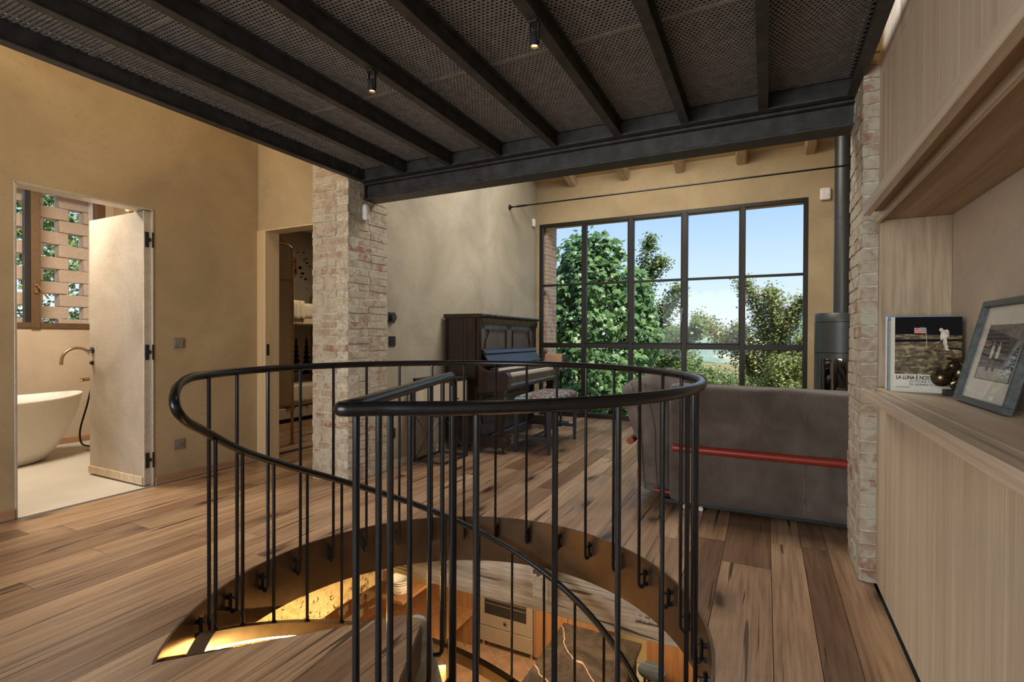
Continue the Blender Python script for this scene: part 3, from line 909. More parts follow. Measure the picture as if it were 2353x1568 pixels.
def mezzanine():
    t = thing('mezzanine', 'black steel mezzanine of joists and perforated sheet overhead', 'mezzanine', (-1.2, 3.05, 2.15), kind='structure')
    bs = M['beam_steel']
    YB = -1.6
    # main cross beam
    b = MB(); i_beam(b, (-2.774, 3.058, 2.15), (0.384, 3.058, 2.15), 0.136, 0.128, 0.014, 0.07, 'x')
    b.box(-2.774, -2.762, 2.99, 3.126, 2.15, 2.278)
    b.build('main_beam', bs, t, bevel=0.002)
    # header channel on top of it
    b = MB(); b.box(-2.79, 0.40, 2.985, 2.995, 2.279, 2.395); b.box(-2.79, 0.40, 2.94, 2.99, 2.279, 2.288); b.box(-2.79, 0.40, 2.94, 2.99, 2.386, 2.395)
    b.build('header_channel', bs, t)
    for x in (-2.355, -1.96, -1.57, -1.182, -0.782, -0.405, -0.019):
        b = MB(); i_beam(b, (x, YB, 2.28), (x, 2.983, 2.28), 0.046, 0.095, 0.007, 0.006, 'y')
        b.build('joist', bs, t, bevel=0.0015)
    b = MB(); i_beam(b, (-2.762, YB, 2.28), (-2.762, 2.983, 2.28), 0.054, 0.11, 0.008, 0.008, 'y')
    b.build('edge_beam', bs, t, bevel=0.0015)
    b = MB(); i_beam(b, (0.372, YB, 2.28), (0.372, 2.983, 2.28), 0.05, 0.11, 0.008, 0.008, 'y')
    b.build('edge_beam', bs, t, bevel=0.0015)
    MB().box(-2.73, 0.345, YB, 2.93, 2.392, 2.402).build('shade_sheet', M['black'], t)  # unseen dark sheet added above the panels so the holes look black
    # perforated panels, bay by bay
    px, py = 0.0200, 0.0172
    lines = [-2.762, -2.355, -1.96, -1.57, -1.182, -0.782, -0.405, -0.019, 0.372]
    ny = 50
    cache = {}
    L = ny * py
    for a, c in zip(lines, lines[1:]):
        nx = int((c - a) / px)
        if nx not in cache: cache[nx] = perforated(nx, ny, px, py, 0.0066, 0.003)
        for k in range(5):
            o = link('perforated_panel', cache[nx], t)
            y = 2.965 - (k + 1) * (L + 0.016) + 0.016
            sx = (c - a - 0.012) / ((nx + 0.5) * px)
            o.location = (a + 0.006 + 1.2, y - 3.05, 2.376 - 2.15)
            o.scale = (sx, 1, 1)
            if k < 4:
                MB().box(a + 0.004, c - 0.004, y - 0.020, y + 0.004, 2.3745, 2.380).build('seam_strip', M['mesh_steel'], t)
mezzanine()

def spotlight(x, y, label):
    s = thing('spotlight', label, 'spotlight', (x, y, 2.20))
    b = MB(); b.box(x - 0.016, x + 0.016, y - 0.02, y + 0.02, 2.271, 2.279)
    b.box(x - 0.019, x - 0.016, y - 0.006, y + 0.006, 2.205, 2.277); b.box(x + 0.016, x + 0.019, y - 0.006, y + 0.006, 2.205, 2.277)
    b.build('bracket', M['black'], s)
    b = MB(); b.lathe([(0.014, 0.04), (0.0165, 0.036), (0.0165, -0.012), (0.0145, -0.012), (0.0145, 0.0)], 20, (x, y, 2.20))
    b.build('housing', M['black'], s, smooth=True)
    MB().lathe([(0.0135, -0.004), (0.0135, -0.002)], 16, (x, y, 2.20)).build('lens', M['bulb'], s)
    l = light('spot_beam', 'SPOT', (x, y, 2.180), 9, WARM, target=(x, y, 0), size=0.02, spot=75)
spotlight(-1.57, 1.745, 'small black spotlight under a joist, nearer the left plaster wall')
spotlight(-0.782, 1.745, 'small black spotlight under a joist near the middle of the ceiling')

# ------------------------------------------------------------------ stairwell ring, spiral stair and railing
def pol(a, r, z):
    return (CX + r * math.cos(rad(a)), CY + r * math.sin(rad(a)), z)
def zr(a): return 0.787 - 0.00748 * (224 - a)      # centre line of the descending handrail
def zs(a): return zr(a) - 0.757                     # top of the outer stringer

def stairs():
    s = thing('spiral_staircase', 'spiral staircase of steel and pale stone winding down to the kitchen', 'staircase', (CX, CY, -2.7))
    # ring plate lining the stairwell
    vs = []; fs = []
    A0, A1 = -70.5, 229.0
    n = 150
    for i in range(n + 1):
        a = A0 + (A1 - A0) * i / n
        for r, z in ((RR, -0.262), (RR, 0.003), (RR + 0.010, 0.003), (RR + 0.010, -0.262)):
            vs.append(pol(a, r, z))
    for i in range(n):
        for k in range(4):
            l = (k + 1) % 4
            fs.append((i * 4 + k, i * 4 + l, i * 4 + 4 + l, i * 4 + 4 + k))
    fs += [(0, 1, 2, 3), (n * 4 + 3, n * 4 + 2, n * 4 + 1, n * 4)]
    MB().add(vs, fs).build('ring_plate', M['ring_steel'], s, smooth=True)
    # outer stringer
    vs = []; fs = []
    A0, A1, n = 227.0, -130.0, 170
    for i in range(n + 1):
        a = A0 + (A1 - A0) * i / n
        z = min(zs(a), -0.02) if a > 215 else zs(a)
        for r, dz in ((0.876, -0.062), (0.876, 0.0), (0.932, 0.0), (0.932, -0.062)):
            vs.append(pol(a, r, z + dz))
    for i in range(n):
        for k in range(4):
            l = (k + 1) % 4
            fs.append((i * 4 + k, i * 4 + l, i * 4 + 4 + l, i * 4 + 4 + k))
    fs += [(0, 1, 2, 3), (n * 4 + 3, n * 4 + 2, n * 4 + 1, n * 4)]
    MB().add(vs, fs).build('outer_stringer', M['ring_steel'], s, smooth=True)
    # landing edge plates
    b = MB()
    b.bar((-1.835, 0.977, -0.036), (-1.285, 1.59, -0.036), 0.014, 0.066)
    b.bar((-1.167, 1.563, -0.066), (-0.815, 0.781, -0.066), 0.014, 0.126)
    b.build('landing_edge', M['ring_steel'], s)
    slab('landing_plate', [(-1.86, -0.80, 0.70, 1.61)], -0.045, -0.0195, M['ring_steel'], s)
    b = MB(); b.add([pol(229, 0.79, -0.002), pol(229, RR, -0.002), pol(222.5, RR, -0.045), pol(222.5, 0.79, -0.045), pol(229, 0.79, -0.14), pol(229, RR, -0.14), pol(222.5, RR, -0.14), pol(222.5, 0.79, -0.14)],
                    [(0, 1, 2, 3), (7, 6, 5, 4), (0, 4, 5, 1), (1, 5, 6, 2), (2, 6, 7, 3), (3, 7, 4, 0)])
    b.build('stringer_head', M['steel'], s)
    # warm light strips below the stringer
    MB().tube([pol(a, 0.905, zs(a) - 0.071 if a < 215 else -0.092) for a in [214 - 4 * i for i in range(60)]], 0.006, 6).build('light_strip', M['led'], s)
    # stone treads
    step = 25.4
    for k in range(1, 14):
        a1 = 228 - step * (k - 1); a0 = a1 - step - 2.0
        z = -0.05 - 0.19 * k
        vs = []; fs = []
        m = 8
        for i in range(m + 1):
            a = a1 + (a0 - a1) * i / m
            for r, dz in ((0.10, -0.05), (0.10, 0), (0.872, 0), (0.872, -0.05)):
                vs.append(pol(a, r, z + dz))
        for i in range(m):
            for q in range(4):
                l = (q + 1) % 4
                fs.append((i * 4 + q, i * 4 + l, i * 4 + 4 + l, i * 4 + 4 + q))
        fs += [(0, 1, 2, 3), (m * 4 + 3, m * 4 + 2, m * 4 + 1, m * 4)]
        MB().add(vs, fs).build('tread', M['stone'], s)
    # rough stone newel with a slanting top
    b = MB()
    vs = []; fs = []
    n, m = 14, 9
    rn = random.Random(4)
    for i in range(m):
        t = i / (m - 1)
        z = -0.9 + t * 0.86
        cxn = -1.135 - 0.055 * max(0, (t - 0.4) / 0.6); cyn = 1.62 - 0.035 * max(0, (t - 0.4) / 0.6)
        r0 = 0.105 - 0.058 * max(0, (t - 0.25) / 0.75)
        for k in range(n):
            a = 2 * PI * k / n
            r = r0 * (1 + rn.uniform(-0.05, 0.05))
            dz = 0.0 if i < m - 1 else 0.045 * math.cos(a - rad(140))
            vs.append((cxn + r * math.cos(a), cyn + r * math.sin(a), z + dz))
    for i in range(m - 1):
        for k in range(n):
            l = (k + 1) % n
            fs.append((i * n + k, i * n + l, (i + 1) * n + l, (i + 1) * n + k))
    fs.append(tuple((m - 1) * n + k for k in range(n)))
    b.add(vs, fs).build('stone_newel', M['stone_grey'], s, smooth=True, angle=50)
    MB().cyl((CX - 0.0, CY - 0.05, -2.69), (CX - 0.0, CY - 0.05, -0.8), 0.10, 20).build('newel_post', M['stone_grey'], s, smooth=True)
stairs()

def railing():
    t = thing('stair_railing', 'black tubular steel railing curving around the spiral stairwell', 'railing', (CX, CY, 0))
    HZ = 0.943; RA = 0.972
    post = Vector((-1.148, 1.758, 0)); bend = Vector((-0.826, 0.838, HZ))
    path = [(post.x, post.y, -1.1), (post.x, post.y, -0.4), (post.x, post.y, 0.3), (post.x, post.y, HZ - 0.07), (post.x + 0.003, post.y - 0.008, HZ - 0.03), (post.x + 0.010, post.y - 0.030, HZ - 0.004)]
    d = (Vector((bend.x, bend.y, 0)) - Vector((post.x, post.y, 0))).normalized()
    for s in (0.07, 0.25, 0.5, 0.75, 0.86):
        path.append((post.x + d.x * s, post.y + d.y * s, HZ))
    path += [(bend.x - d.x * 0.045, bend.y - d.y * 0.045, HZ), (bend.x - 0.002, bend.y - 0.012, HZ), (bend.x + 0.020, bend.y - 0.020, HZ)]
    a0 = math.degrees(math.atan2(bend.y - CY, bend.x - CX))
    a = a0 + 4.5
    while a < 206:
        path.append(pol(a, RA, HZ)); a += 5.0
    path += [pol(209.5, RA, HZ), pol(215.5, RA, HZ - 0.001), pol(221.3, 0.970, HZ - 0.014), pol(226, 0.963, HZ - 0.038), pol(229, 0.953, HZ - 0.070), pol(228.8, 0.942, HZ - 0.106), pol(224.5, 0.930, HZ - 0.150), pol(215.5, 0.920, zr(215.5) + 0.010), pol(206, 0.914, zr(206) + 0.005)]
    a = 198
    while a > -60:
        path.append(pol(a, 0.912, zr(a))); a -= 6
    MB().tube(spline(path, 4), 0.0165, 14).build('handrail', M['steel'], t, smooth=True)
    # upright with its hooked foot, one mesh turned around the ring (built at angle 0)
    r0 = 0.957
    b = MB()
    hook = [(r0, 0, HZ - 0.01), (r0, 0, -0.085), (r0 + 0.002, 0, -0.102), (r0 + 0.010, 0, -0.114), (r0 + 0.019, 0, -0.117), (r0 + 0.028, 0, -0.112), (r0 + 0.033, 0, -0.100), (r0 + 0.034, 0, -0.050), (r0 + 0.033, 0, -0.036), (r0 + 0.030, 0, -0.028)]
    b.tube(hook, 0.0075, 8)
    for z in (-0.052, -0.106):
        b.cyl((r0 + 0.008, 0, z), (RR + 0.001, 0, z), 0.005, 8)
        b.cyl((RR - 0.012, 0, z), (RR + 0.001, 0, z), 0.010, 6)
    me = b.mesh('baluster', M['steel'], smooth=True)
    for k in range(25):
        a = 296.0 - 360 + 11.38 * k
        o = link('baluster', me, t)
        o.location = (0, 0, 0); o.rotation_euler = (0, 0, rad(a))
    # uprights of the descending handrail
    me = MB().tube([(0.905, 0, 0.752), (0.905, 0, 0.0)], 0.0075, 8).cyl((0.905, 0, 0.004), (0.905, 0, -0.01), 0.013, 8).mesh('baluster', M['steel'], smooth=True)
    for k in range(21):
        a = 212.5 - 12.55 * k
        o = link('baluster', me, t)
        o.location = (0, 0, zs(a)); o.rotation_euler = (0, 0, rad(a))
    # uprights of the straight guard along the landing
    for s in (0.165, 0.335, 0.545, 0.79, 0.925):
        x, y = post.x + d.x * s, post.y + d.y * s
        b = MB().tube([(x, y, HZ - 0.01), (x, y, -0.085), (x - 0.002, y, -0.10), (x - 0.010, y - 0.003, -0.11), (x - 0.03, y - 0.012, -0.112)], 0.0085, 8)
        b.build('baluster', M['steel'], t, smooth=True)
    b = MB().tube([(post.x, post.y, -0.30), (post.x - 0.01, post.y - 0.02, -0.315), (post.x - 0.01, post.y - 0.12, -0.34)], 0.009, 8)
    b.build('foot_bracket', M['steel'], t, smooth=True)
railing()

# ------------------------------------------------------------------ oak storage wall on the right
YS = [2.757, 2.697] + [2.534 - 0.1632 * i for i in range(24)]
def storage():
    low = thing('low_cabinet', 'low oak cabinet with vertical boards under the worktop', 'cabinet', (0.45, 1.0, 0))
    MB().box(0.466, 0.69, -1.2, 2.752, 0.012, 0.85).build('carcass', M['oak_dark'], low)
    for a, c in zip(YS, YS[1:]):
        if c < -1.2: break
        MB().box(0.447, 0.4655, c + 0.0004, a - 0.0004, 0.012, 0.851).build('board', M['oak'], low, bevel=0.0003)
    top = thing('worktop', 'oak worktop with a grooved front edge, carrying books and a picture', 'worktop', (0.45, 1.0, 0.852))
    MB().box(0.360, 0.388, -1.2, 2.482, 0.853, 0.892).build('front_lip', M['oak_y'], top, bevel=0.0015)
    MB().box(0.388, 0.437, -1.2, 2.60, 0.853, 0.872).build('groove', M['oak_y'], top)
    MB().box(0.437, 0.698, -1.2, 2.755, 0.853, 0.885).build('slab', M['oak_y'], top, bevel=0.0015)
    up = thing('wall_cabinet', 'oak wall cabinet with vertical boards above the niche', 'wall cabinet', (0.45, 1.0, 1.61))
    MB().box(0.466, 0.69, -1.2, 2.752, 1.66, 3.3).build('carcass', M['oak_dark'], up)
    for a, c in zip(YS, YS[1:]):
        if c < -1.2: break
        MB().box(0.447, 0.4655, c + 0.0004, a - 0.0004, 1.648, 2.2430).build('board', M['oak'], up, bevel=0.0003)
        MB().box(0.447, 0.4655, c + 0.0004, a - 0.0004, 2.2450, 3.3).build('board', M['oak'], up, bevel=0.0003)
    MB().box(0.360, 0.386, -1.2, 2.553, 1.609, 1.655).build('front_lip', M['oak_y'], up, bevel=0.0015)
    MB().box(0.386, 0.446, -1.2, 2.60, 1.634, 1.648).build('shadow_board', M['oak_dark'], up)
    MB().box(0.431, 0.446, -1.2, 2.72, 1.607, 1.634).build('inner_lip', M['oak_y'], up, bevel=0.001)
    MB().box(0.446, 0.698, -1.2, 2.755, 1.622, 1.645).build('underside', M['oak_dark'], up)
    e = MB().box(0.447, 0.6985, 2.735, 2.756, 0.886, 1.621).build('end_panel', M['oak_panel'])
    tag(e, 'oak end panel standing behind the books in the niche', 'panel')
storage()

# ------------------------------------------------------------------ piano
def piano():
    p = thing('upright_piano', 'dark mahogany upright piano with its keyboard open, against the pale wall', 'piano', (-2.812, 4.165, 0), rad(2.6))
    W_, D_, H_ = 1.50, 0.355, 1.285
    pm, pp = M['piano'], M['piano_p']
    def B(): return MB()
    def put(b, name, mat, bevel=0.0, parent=p, **k): return b.build(name, mat, parent, bevel=bevel, local=True, **k)
    put(B().box(0, 0.04, 0.0, W_, 0.10, H_), 'back', pm)
    for y in (0, W_ - 0.045):
        s = put(B().box(0, D_, y, y + 0.045, 0.10, H_), 'side_panel', pm, 0.002)
        yo = y - 0.006 if y == 0 else y + 0.045
        for x in (0.20, 0.235, 0.325):
            put(B().box(x, x + 0.010, yo, yo + 0.006, 0.70, H_ - 0.02), 'moulding', pm, 0.002, s)
    lid = put(B().prism([(-0.005, 1.285), (0.385, 1.285), (0.392, 1.296), (0.408, 1.300), (0.416, 1.312), (0.412, 1.322), (-0.005, 1.322)], 'y', -0.025, W_ + 0.025), 'lid', pm)
    put(B().box(0.06, 0.20, -0.026, -0.020, 1.296, 1.301), 'lid_line', pm, 0, lid)
    # frieze and pilasters
    put(B().prism([(0.34, 1.225), (0.366, 1.225), (0.372, 1.24), (0.390, 1.268), (0.394, 1.285), (0.34, 1.285)], 'y', 0.05, W_ - 0.05), 'frieze', pp)
    for y in (0.0, W_ - 0.06):
        q = put(B().box(0.33, 0.372, y, y + 0.06, 0.62, 1.285), 'pilaster', pm, 0.003)
        for k in range(3):
            put(B().box(0.372, 0.377, y + 0.010 + k * 0.015, y + 0.018 + k * 0.015, 0.66, 1.20), 'flute', pm, 0.002, q)
        put(B().prism([(0.372, 1.205), (0.384, 1.205), (0.400, 1.275), (0.372, 1.285)], 'y', y + 0.004, y + 0.056), 'capital', pm, 0.003, q)
    # upper front with two sunk panels
    x1 = 0.352
    put(B().box(0.30, x1 - 0.012, 0.06, W_ - 0.06, 0.70, 1.225), 'upper_panel_back', pp)
    f = B()
    def outl(y0, y1, z0, z1, left):
        """panel outline, its outer end bulging like a bracket"""
        n = 10; pts = []
        e = [(0.0, z1), (0.0, z1 - 0.035), (-0.020, z1 - 0.05)]
        for i in range(n + 1):
            t = PI / 2 - PI * i / n
            e.append((-0.020 - 0.055 * math.cos(t), (z0 + z1) / 2 + ((z1 - z0) / 2 - 0.065) * math.sin(t)))
        e += [(-0.020, z0 + 0.05), (0.0, z0 + 0.035), (0.0, z0)]
        if left: return [(y0 + d, z) for d, z in e] + [(y1, z0), (y1, z1)]
        return [(y1 - d, z) for d, z in e] + [(y0, z0), (y0, z1)]
    for (y0, y1, left) in ((0.235, 0.665, True), (0.835, 1.265, False)):
        o = outl(y0, y1, 0.80, 1.165, left)
        c = ((y0 + y1) / 2, 0.9825)
        inner = [(c[0] + (a - c[0]) * 0.945, c[1] + (z - c[1]) * 0.93) for a, z in o]
        n = len(o)
        vs = [(x1 + 0.006, a, z) for a, z in o] + [(x1 - 0.010, a, z) for a, z in inner]
        m = B().add(vs, [(i, (i + 1) % n, n + (i + 1) % n, n + i) for i in range(n)] + [tuple(range(n, 2 * n))])
        mo = put(B().tube([(x1 + 0.003, a, z) for a, z in o], 0.007, 6, closed=True), 'panel_moulding', pm, smooth=True)
        put(B().prism([(a, z) for a, z in inner], 'x', x1 - 0.012, x1 - 0.006), 'sunk_panel', pp)
    # frame stiles around the panels
    for (y0, y1) in ((0.06, 0.165), (0.685, 0.815), (1.335, W_ - 0.06)):
        put(B().box(x1 - 0.012, x1, y0, y1, 0.70, 1.225), 'stile', pp, 0.002)
    put(B().box(x1 - 0.012, x1, 0.06, W_ - 0.06, 1.178, 1.225), 'rail', pp, 0.002)
    # raised fallboard with its lip
    put(B().prism([(0.362, 0.955), (0.376, 0.962), (0.468, 0.830), (0.452, 0.818)], 'y', 0.075, W_ - 0.075), 'fallboard', M['blackg'], 0.003)
    put(B().prism([(0.345, 0.945), (0.40, 0.928), (0.412, 0.938), (0.395, 0.972), (0.350, 0.990)], 'y', 0.070, W_ - 0.07), 'fallboard_lip', M['blackg'], 0.004)
    # keybed, cheeks, keys
    put(B().prism([(0.34, 0.60), (0.645, 0.60), (0.660, 0.615), (0.668, 0.640), (0.660, 0.655), (0.664, 0.72), (0.34, 0.72)], 'y', 0.02, W_ - 0.02), 'keybed', pp, 0.002)
    for y in (0.0, W_ - 0.085):
        prof = [(0.34, 0.56), (0.60, 0.585), (0.66, 0.62), (0.678, 0.66), (0.678, 0.735), (0.664, 0.765), (0.63, 0.772), (0.46, 0.775), (0.40, 0.80), (0.34, 0.86)]
        c = put(B().prism(prof, 'y', y, y + 0.085), 'cheek', pm, 0.005)
    put(B().box(0.445, 0.485, 0.09, W_ - 0.09, 0.72, 0.80), 'nameboard', M['blackg'], 0.003)
    put(B().box(0.484, 0.4865, 0.20, W_ - 0.12, 0.768, 0.792), 'felt_strip', M['ivory'], 0)
    wk = B(); bk = B()
    n = 52; w = (W_ - 0.20) / n
    for i in range(n):
        y = 0.10 + i * w
        wk.box(0.487, 0.632, y + 0.0006, y + w - 0.0006, 0.722, 0.748)
        if i % 7 in (0, 1, 3, 4, 5) and i < n - 1:
            bk.box(0.487, 0.580, y + w - 0.0058, y + w + 0.0058, 0.748, 0.760)
    tag(put(wk, 'white_keys', M['ivory']), kind='stuff'); tag(put(bk, 'black_keys', M['black'], 0.001), kind='stuff')
    # lower front
    put(B().box(0.28, 0.315, 0.04, W_ - 0.04, 0.11, 0.60), 'lower_panel', pp, 0.002)
    o = [(0.22, 0.49), (0.19, 0.47), (0.165, 0.40), (0.165, 0.32), (0.19, 0.25), (0.22, 0.23), (1.28, 0.23), (1.31, 0.25), (1.335, 0.32), (1.335, 0.40), (1.31, 0.47), (1.28, 0.49)]
    put(B().tube([(0.316, a, z) for a, z in o], 0.006, 6, closed=True), 'lower_moulding', pm, smooth=True)
    put(B().prism([(0.26, 0.0), (0.345, 0.0), (0.345, 0.085), (0.330, 0.105), (0.26, 0.11)], 'y', 0.06, W_ - 0.06), 'plinth', pp, 0.002)
    for y in (0.05, W_ - 0.05):
        put(B().prism([(0.0, 0.055), (0.62, 0.055), (0.665, 0.075), (0.670, 0.125), (0.64, 0.150), (0.60, 0.155), (0.0, 0.155)], 'y', y - 0.045, y + 0.045), 'toe_block', pm, 0.004)
        lg = B()
        secs = [(0.155, 0.020), (0.20, 0.024), (0.42, 0.036), (0.455, 0.040), (0.47, 0.052), (0.50, 0.052), (0.53, 0.042), (0.60, 0.046)]
        vs = []; fs = []
        for z, h in secs:
            vs += [(0.585 - h, y - h, z), (0.585 + h, y - h, z), (0.585 + h, y + h, z), (0.585 - h, y + h, z)]
        for i in range(len(secs) - 1):
            for k in range(4):
                l = (k + 1) % 4; fs.append((i * 4 + k, i * 4 + l, i * 4 + 4 + l, i * 4 + 4 + k))
        put(lg.add(vs, fs), 'leg', pm, 0.003)
        for x in (0.585, 0.06):
            ca = put(B().cyl((x, y - 0.012, 0.024), (x, y + 0.012, 0.024), 0.024, 14), 'castor', M['black'])
            put(B().box(x - 0.012, x + 0.012, y - 0.018, y + 0.018, 0.030, 0.057), 'castor_fork', M['brass'], 0.003, ca)
    for k in range(3):
        y = 0.66 + k * 0.065
        put(B().tube([(0.33, y, 0.062), (0.40, y, 0.060), (0.44, y, 0.050), (0.475, y, 0.048)], [0.007, 0.008, 0.013, 0.012], 8), 'pedal', M['brass'], smooth=True)
piano()

def piano_stool():
    s = thing('piano_stool', 'long black piano stool with a damask seat', 'stool', (-1.985, 4.785, 0), rad(2.6))
    X, Y = 0.165, 0.41
    for sx in (-1, 1):
        for sy in (-1, 1):
            vs = []
            for z, h in ((0, 0.013), (0.44, 0.021)):
                for i, j in ((-1, -1), (1, -1), (1, 1), (-1, 1)): vs.append((sx * X + i * h, sy * Y + j * h, z))
            MB().add(vs, [(3, 2, 1, 0), (4, 5, 6, 7), (0, 1, 5, 4), (1, 2, 6, 5), (2, 3, 7, 6), (3, 0, 4, 7)]).build('leg', M['black'], s, bevel=0.002, local=True)
    for sy in (-1, 1):
        MB().box(-X, X, sy * Y - 0.008, sy * Y + 0.008, 0.135, 0.165).build('stretcher', M['black'], s, local=True)
    MB().box(-0.008, 0.008, -Y, Y, 0.14, 0.16).build('stretcher', M['black'], s, local=True)
    MB().box(-X - 0.022, X + 0.022, -Y - 0.022, Y + 0.022, 0.41, 0.452).build('apron', M['black'], s, bevel=0.004, local=True)
    bm = rounded_box(-X - 0.03, X + 0.03, -Y - 0.035, Y + 0.035, 0.448, 0.535, 0.042, 10)
    for v in bm.verts:
        if v.co.z > 0.49: v.co.z += 0.018 * math.cos(v.co.x / 0.2 * PI / 2) * math.cos(v.co.y / 0.46 * PI / 2)
    bm_obj('seat', bm, M['damask'], s, local=True)
piano_stool()

def side_cabinet():
    c = thing('side_cabinet', 'small wooden cabinet on a black metal frame with wire bracing, left of the piano', 'cabinet', (-2.775, 3.60, 0))
    x0, x1, y0, y1 = -2.765, -2.452, 3.600, 4.005
    MB().box(x0 + 0.016, x1 - 0.016, y0 + 0.012, y1 - 0.012, 0.43, 0.708).build('box', M['oak'], c, bevel=0.001)
    fr = MB()
    for x in (x0, x1 - 0.016):
        for y in (y0, y1 - 0.016): fr.box(x, x + 0.016, y, y + 0.016, 0, 0.725)
    for z in (0.006, 0.408, 0.711):
        for y in (y0, y1 - 0.016): fr.box(x0, x1, y, y + 0.016, z, z + 0.016)
        for x in (x0, x1 - 0.016): fr.box(x, x + 0.016, y0, y1, z, z + 0.016)
    fr.build('frame', M['black'], c)
    MB().box(x0 - 0.004, x1 + 0.004, y0 - 0.004, y1 + 0.004, 0.727, 0.735).build('top', M['black'], c)
    for a, b_ in ((y0 + 0.02, (y0 + y1) / 2 - 0.002), ((y0 + y1) / 2 + 0.002, y1 - 0.02)):
        d = MB().box(x1 - 0.016, x1 - 0.004, a, b_, 0.436, 0.702).build('door', M['oak'], c, bevel=0.001)
        yk = b_ - 0.02 if a < 3.7 else a + 0.02
        MB().cyl((x1 - 0.004, yk, 0.55), (x1 + 0.012, yk, 0.55), 0.007, 10).build('knob', M['black'], d)
    ym, zm, xm = (y0 + y1) / 2, 0.215, (x0 + x1) / 2
    def brace(pts, ctr, ax):
        b = MB()
        for q in pts: b.cyl(q, ctr, 0.0022, 6)
        if ax == 'y': b.box(ctr[0] - 0.016, ctr[0] + 0.016, ctr[1] - 0.004, ctr[1] + 0.004, ctr[2] - 0.016, ctr[2] + 0.016)
        else: b.box(ctr[0] - 0.004, ctr[0] + 0.004, ctr[1] - 0.016, ctr[1] + 0.016, ctr[2] - 0.016, ctr[2] + 0.016)
        b.build('brace', M['black'], c)
    for y in (y0 + 0.008, y1 - 0.008):
        brace([(x0 + 0.012, y, 0.02), (x1 - 0.012, y, 0.02), (x0 + 0.012, y, 0.41), (x1 - 0.012, y, 0.41)], (xm, y, zm), 'y')
    brace([(x0 + 0.008, y0 + 0.01, 0.02), (x0 + 0.008, y1 - 0.01, 0.02), (x0 + 0.008, y0 + 0.01, 0.41), (x0 + 0.008, y1 - 0.01, 0.41)], (x0 + 0.008, ym, zm), 'x')
side_cabinet()

def speaker():
    st = thing('speaker_stand', 'black speaker stand between the piano and the window', 'stand', (-2.37, 5.99, 0))
    MB().box(-2.50, -2.24, 5.86, 6.12, 0.0, 0.03).build('base', M['black'], st, bevel=0.004)
    for x, y in ((-2.42, 5.94), (-2.32, 6.04)): MB().cyl((x, y, 0.03), (x, y, 0.672), 0.014, 12).build('column', M['black'], st)
    MB().box(-2.475, -2.265, 5.88, 6.10, 0.672, 0.69).build('top_plate', M['black'], st, bevel=0.003)
    s = thing('loudspeaker', 'small walnut loudspeaker on a stand beside the piano', 'speaker', (-2.37, 5.99, 0.691), rad(8))
    MB().box(-0.12, 0.10, -0.10, 0.10, 0.0, 0.20).build('cabinet', M['skirting'], s, bevel=0.003, local=True)
    MB().box(0.098, 0.104, -0.085, 0.085, 0.012, 0.188).build('baffle', M['black'], s, local=True)
    MB().box(-0.085, 0.085, -0.104, -0.099, 0.012, 0.188).build('side_baffle', M['skirting'], s, local=True)
    b = MB(); b.tube([(0.105, 0.055 * math.cos(2 * PI * k / 20), 0.09 + 0.055 * math.sin(2 * PI * k / 20)) for k in range(20)], 0.008, 6, closed=True)
    b.build('woofer', M['stove'], s, smooth=True, local=True)
speaker()

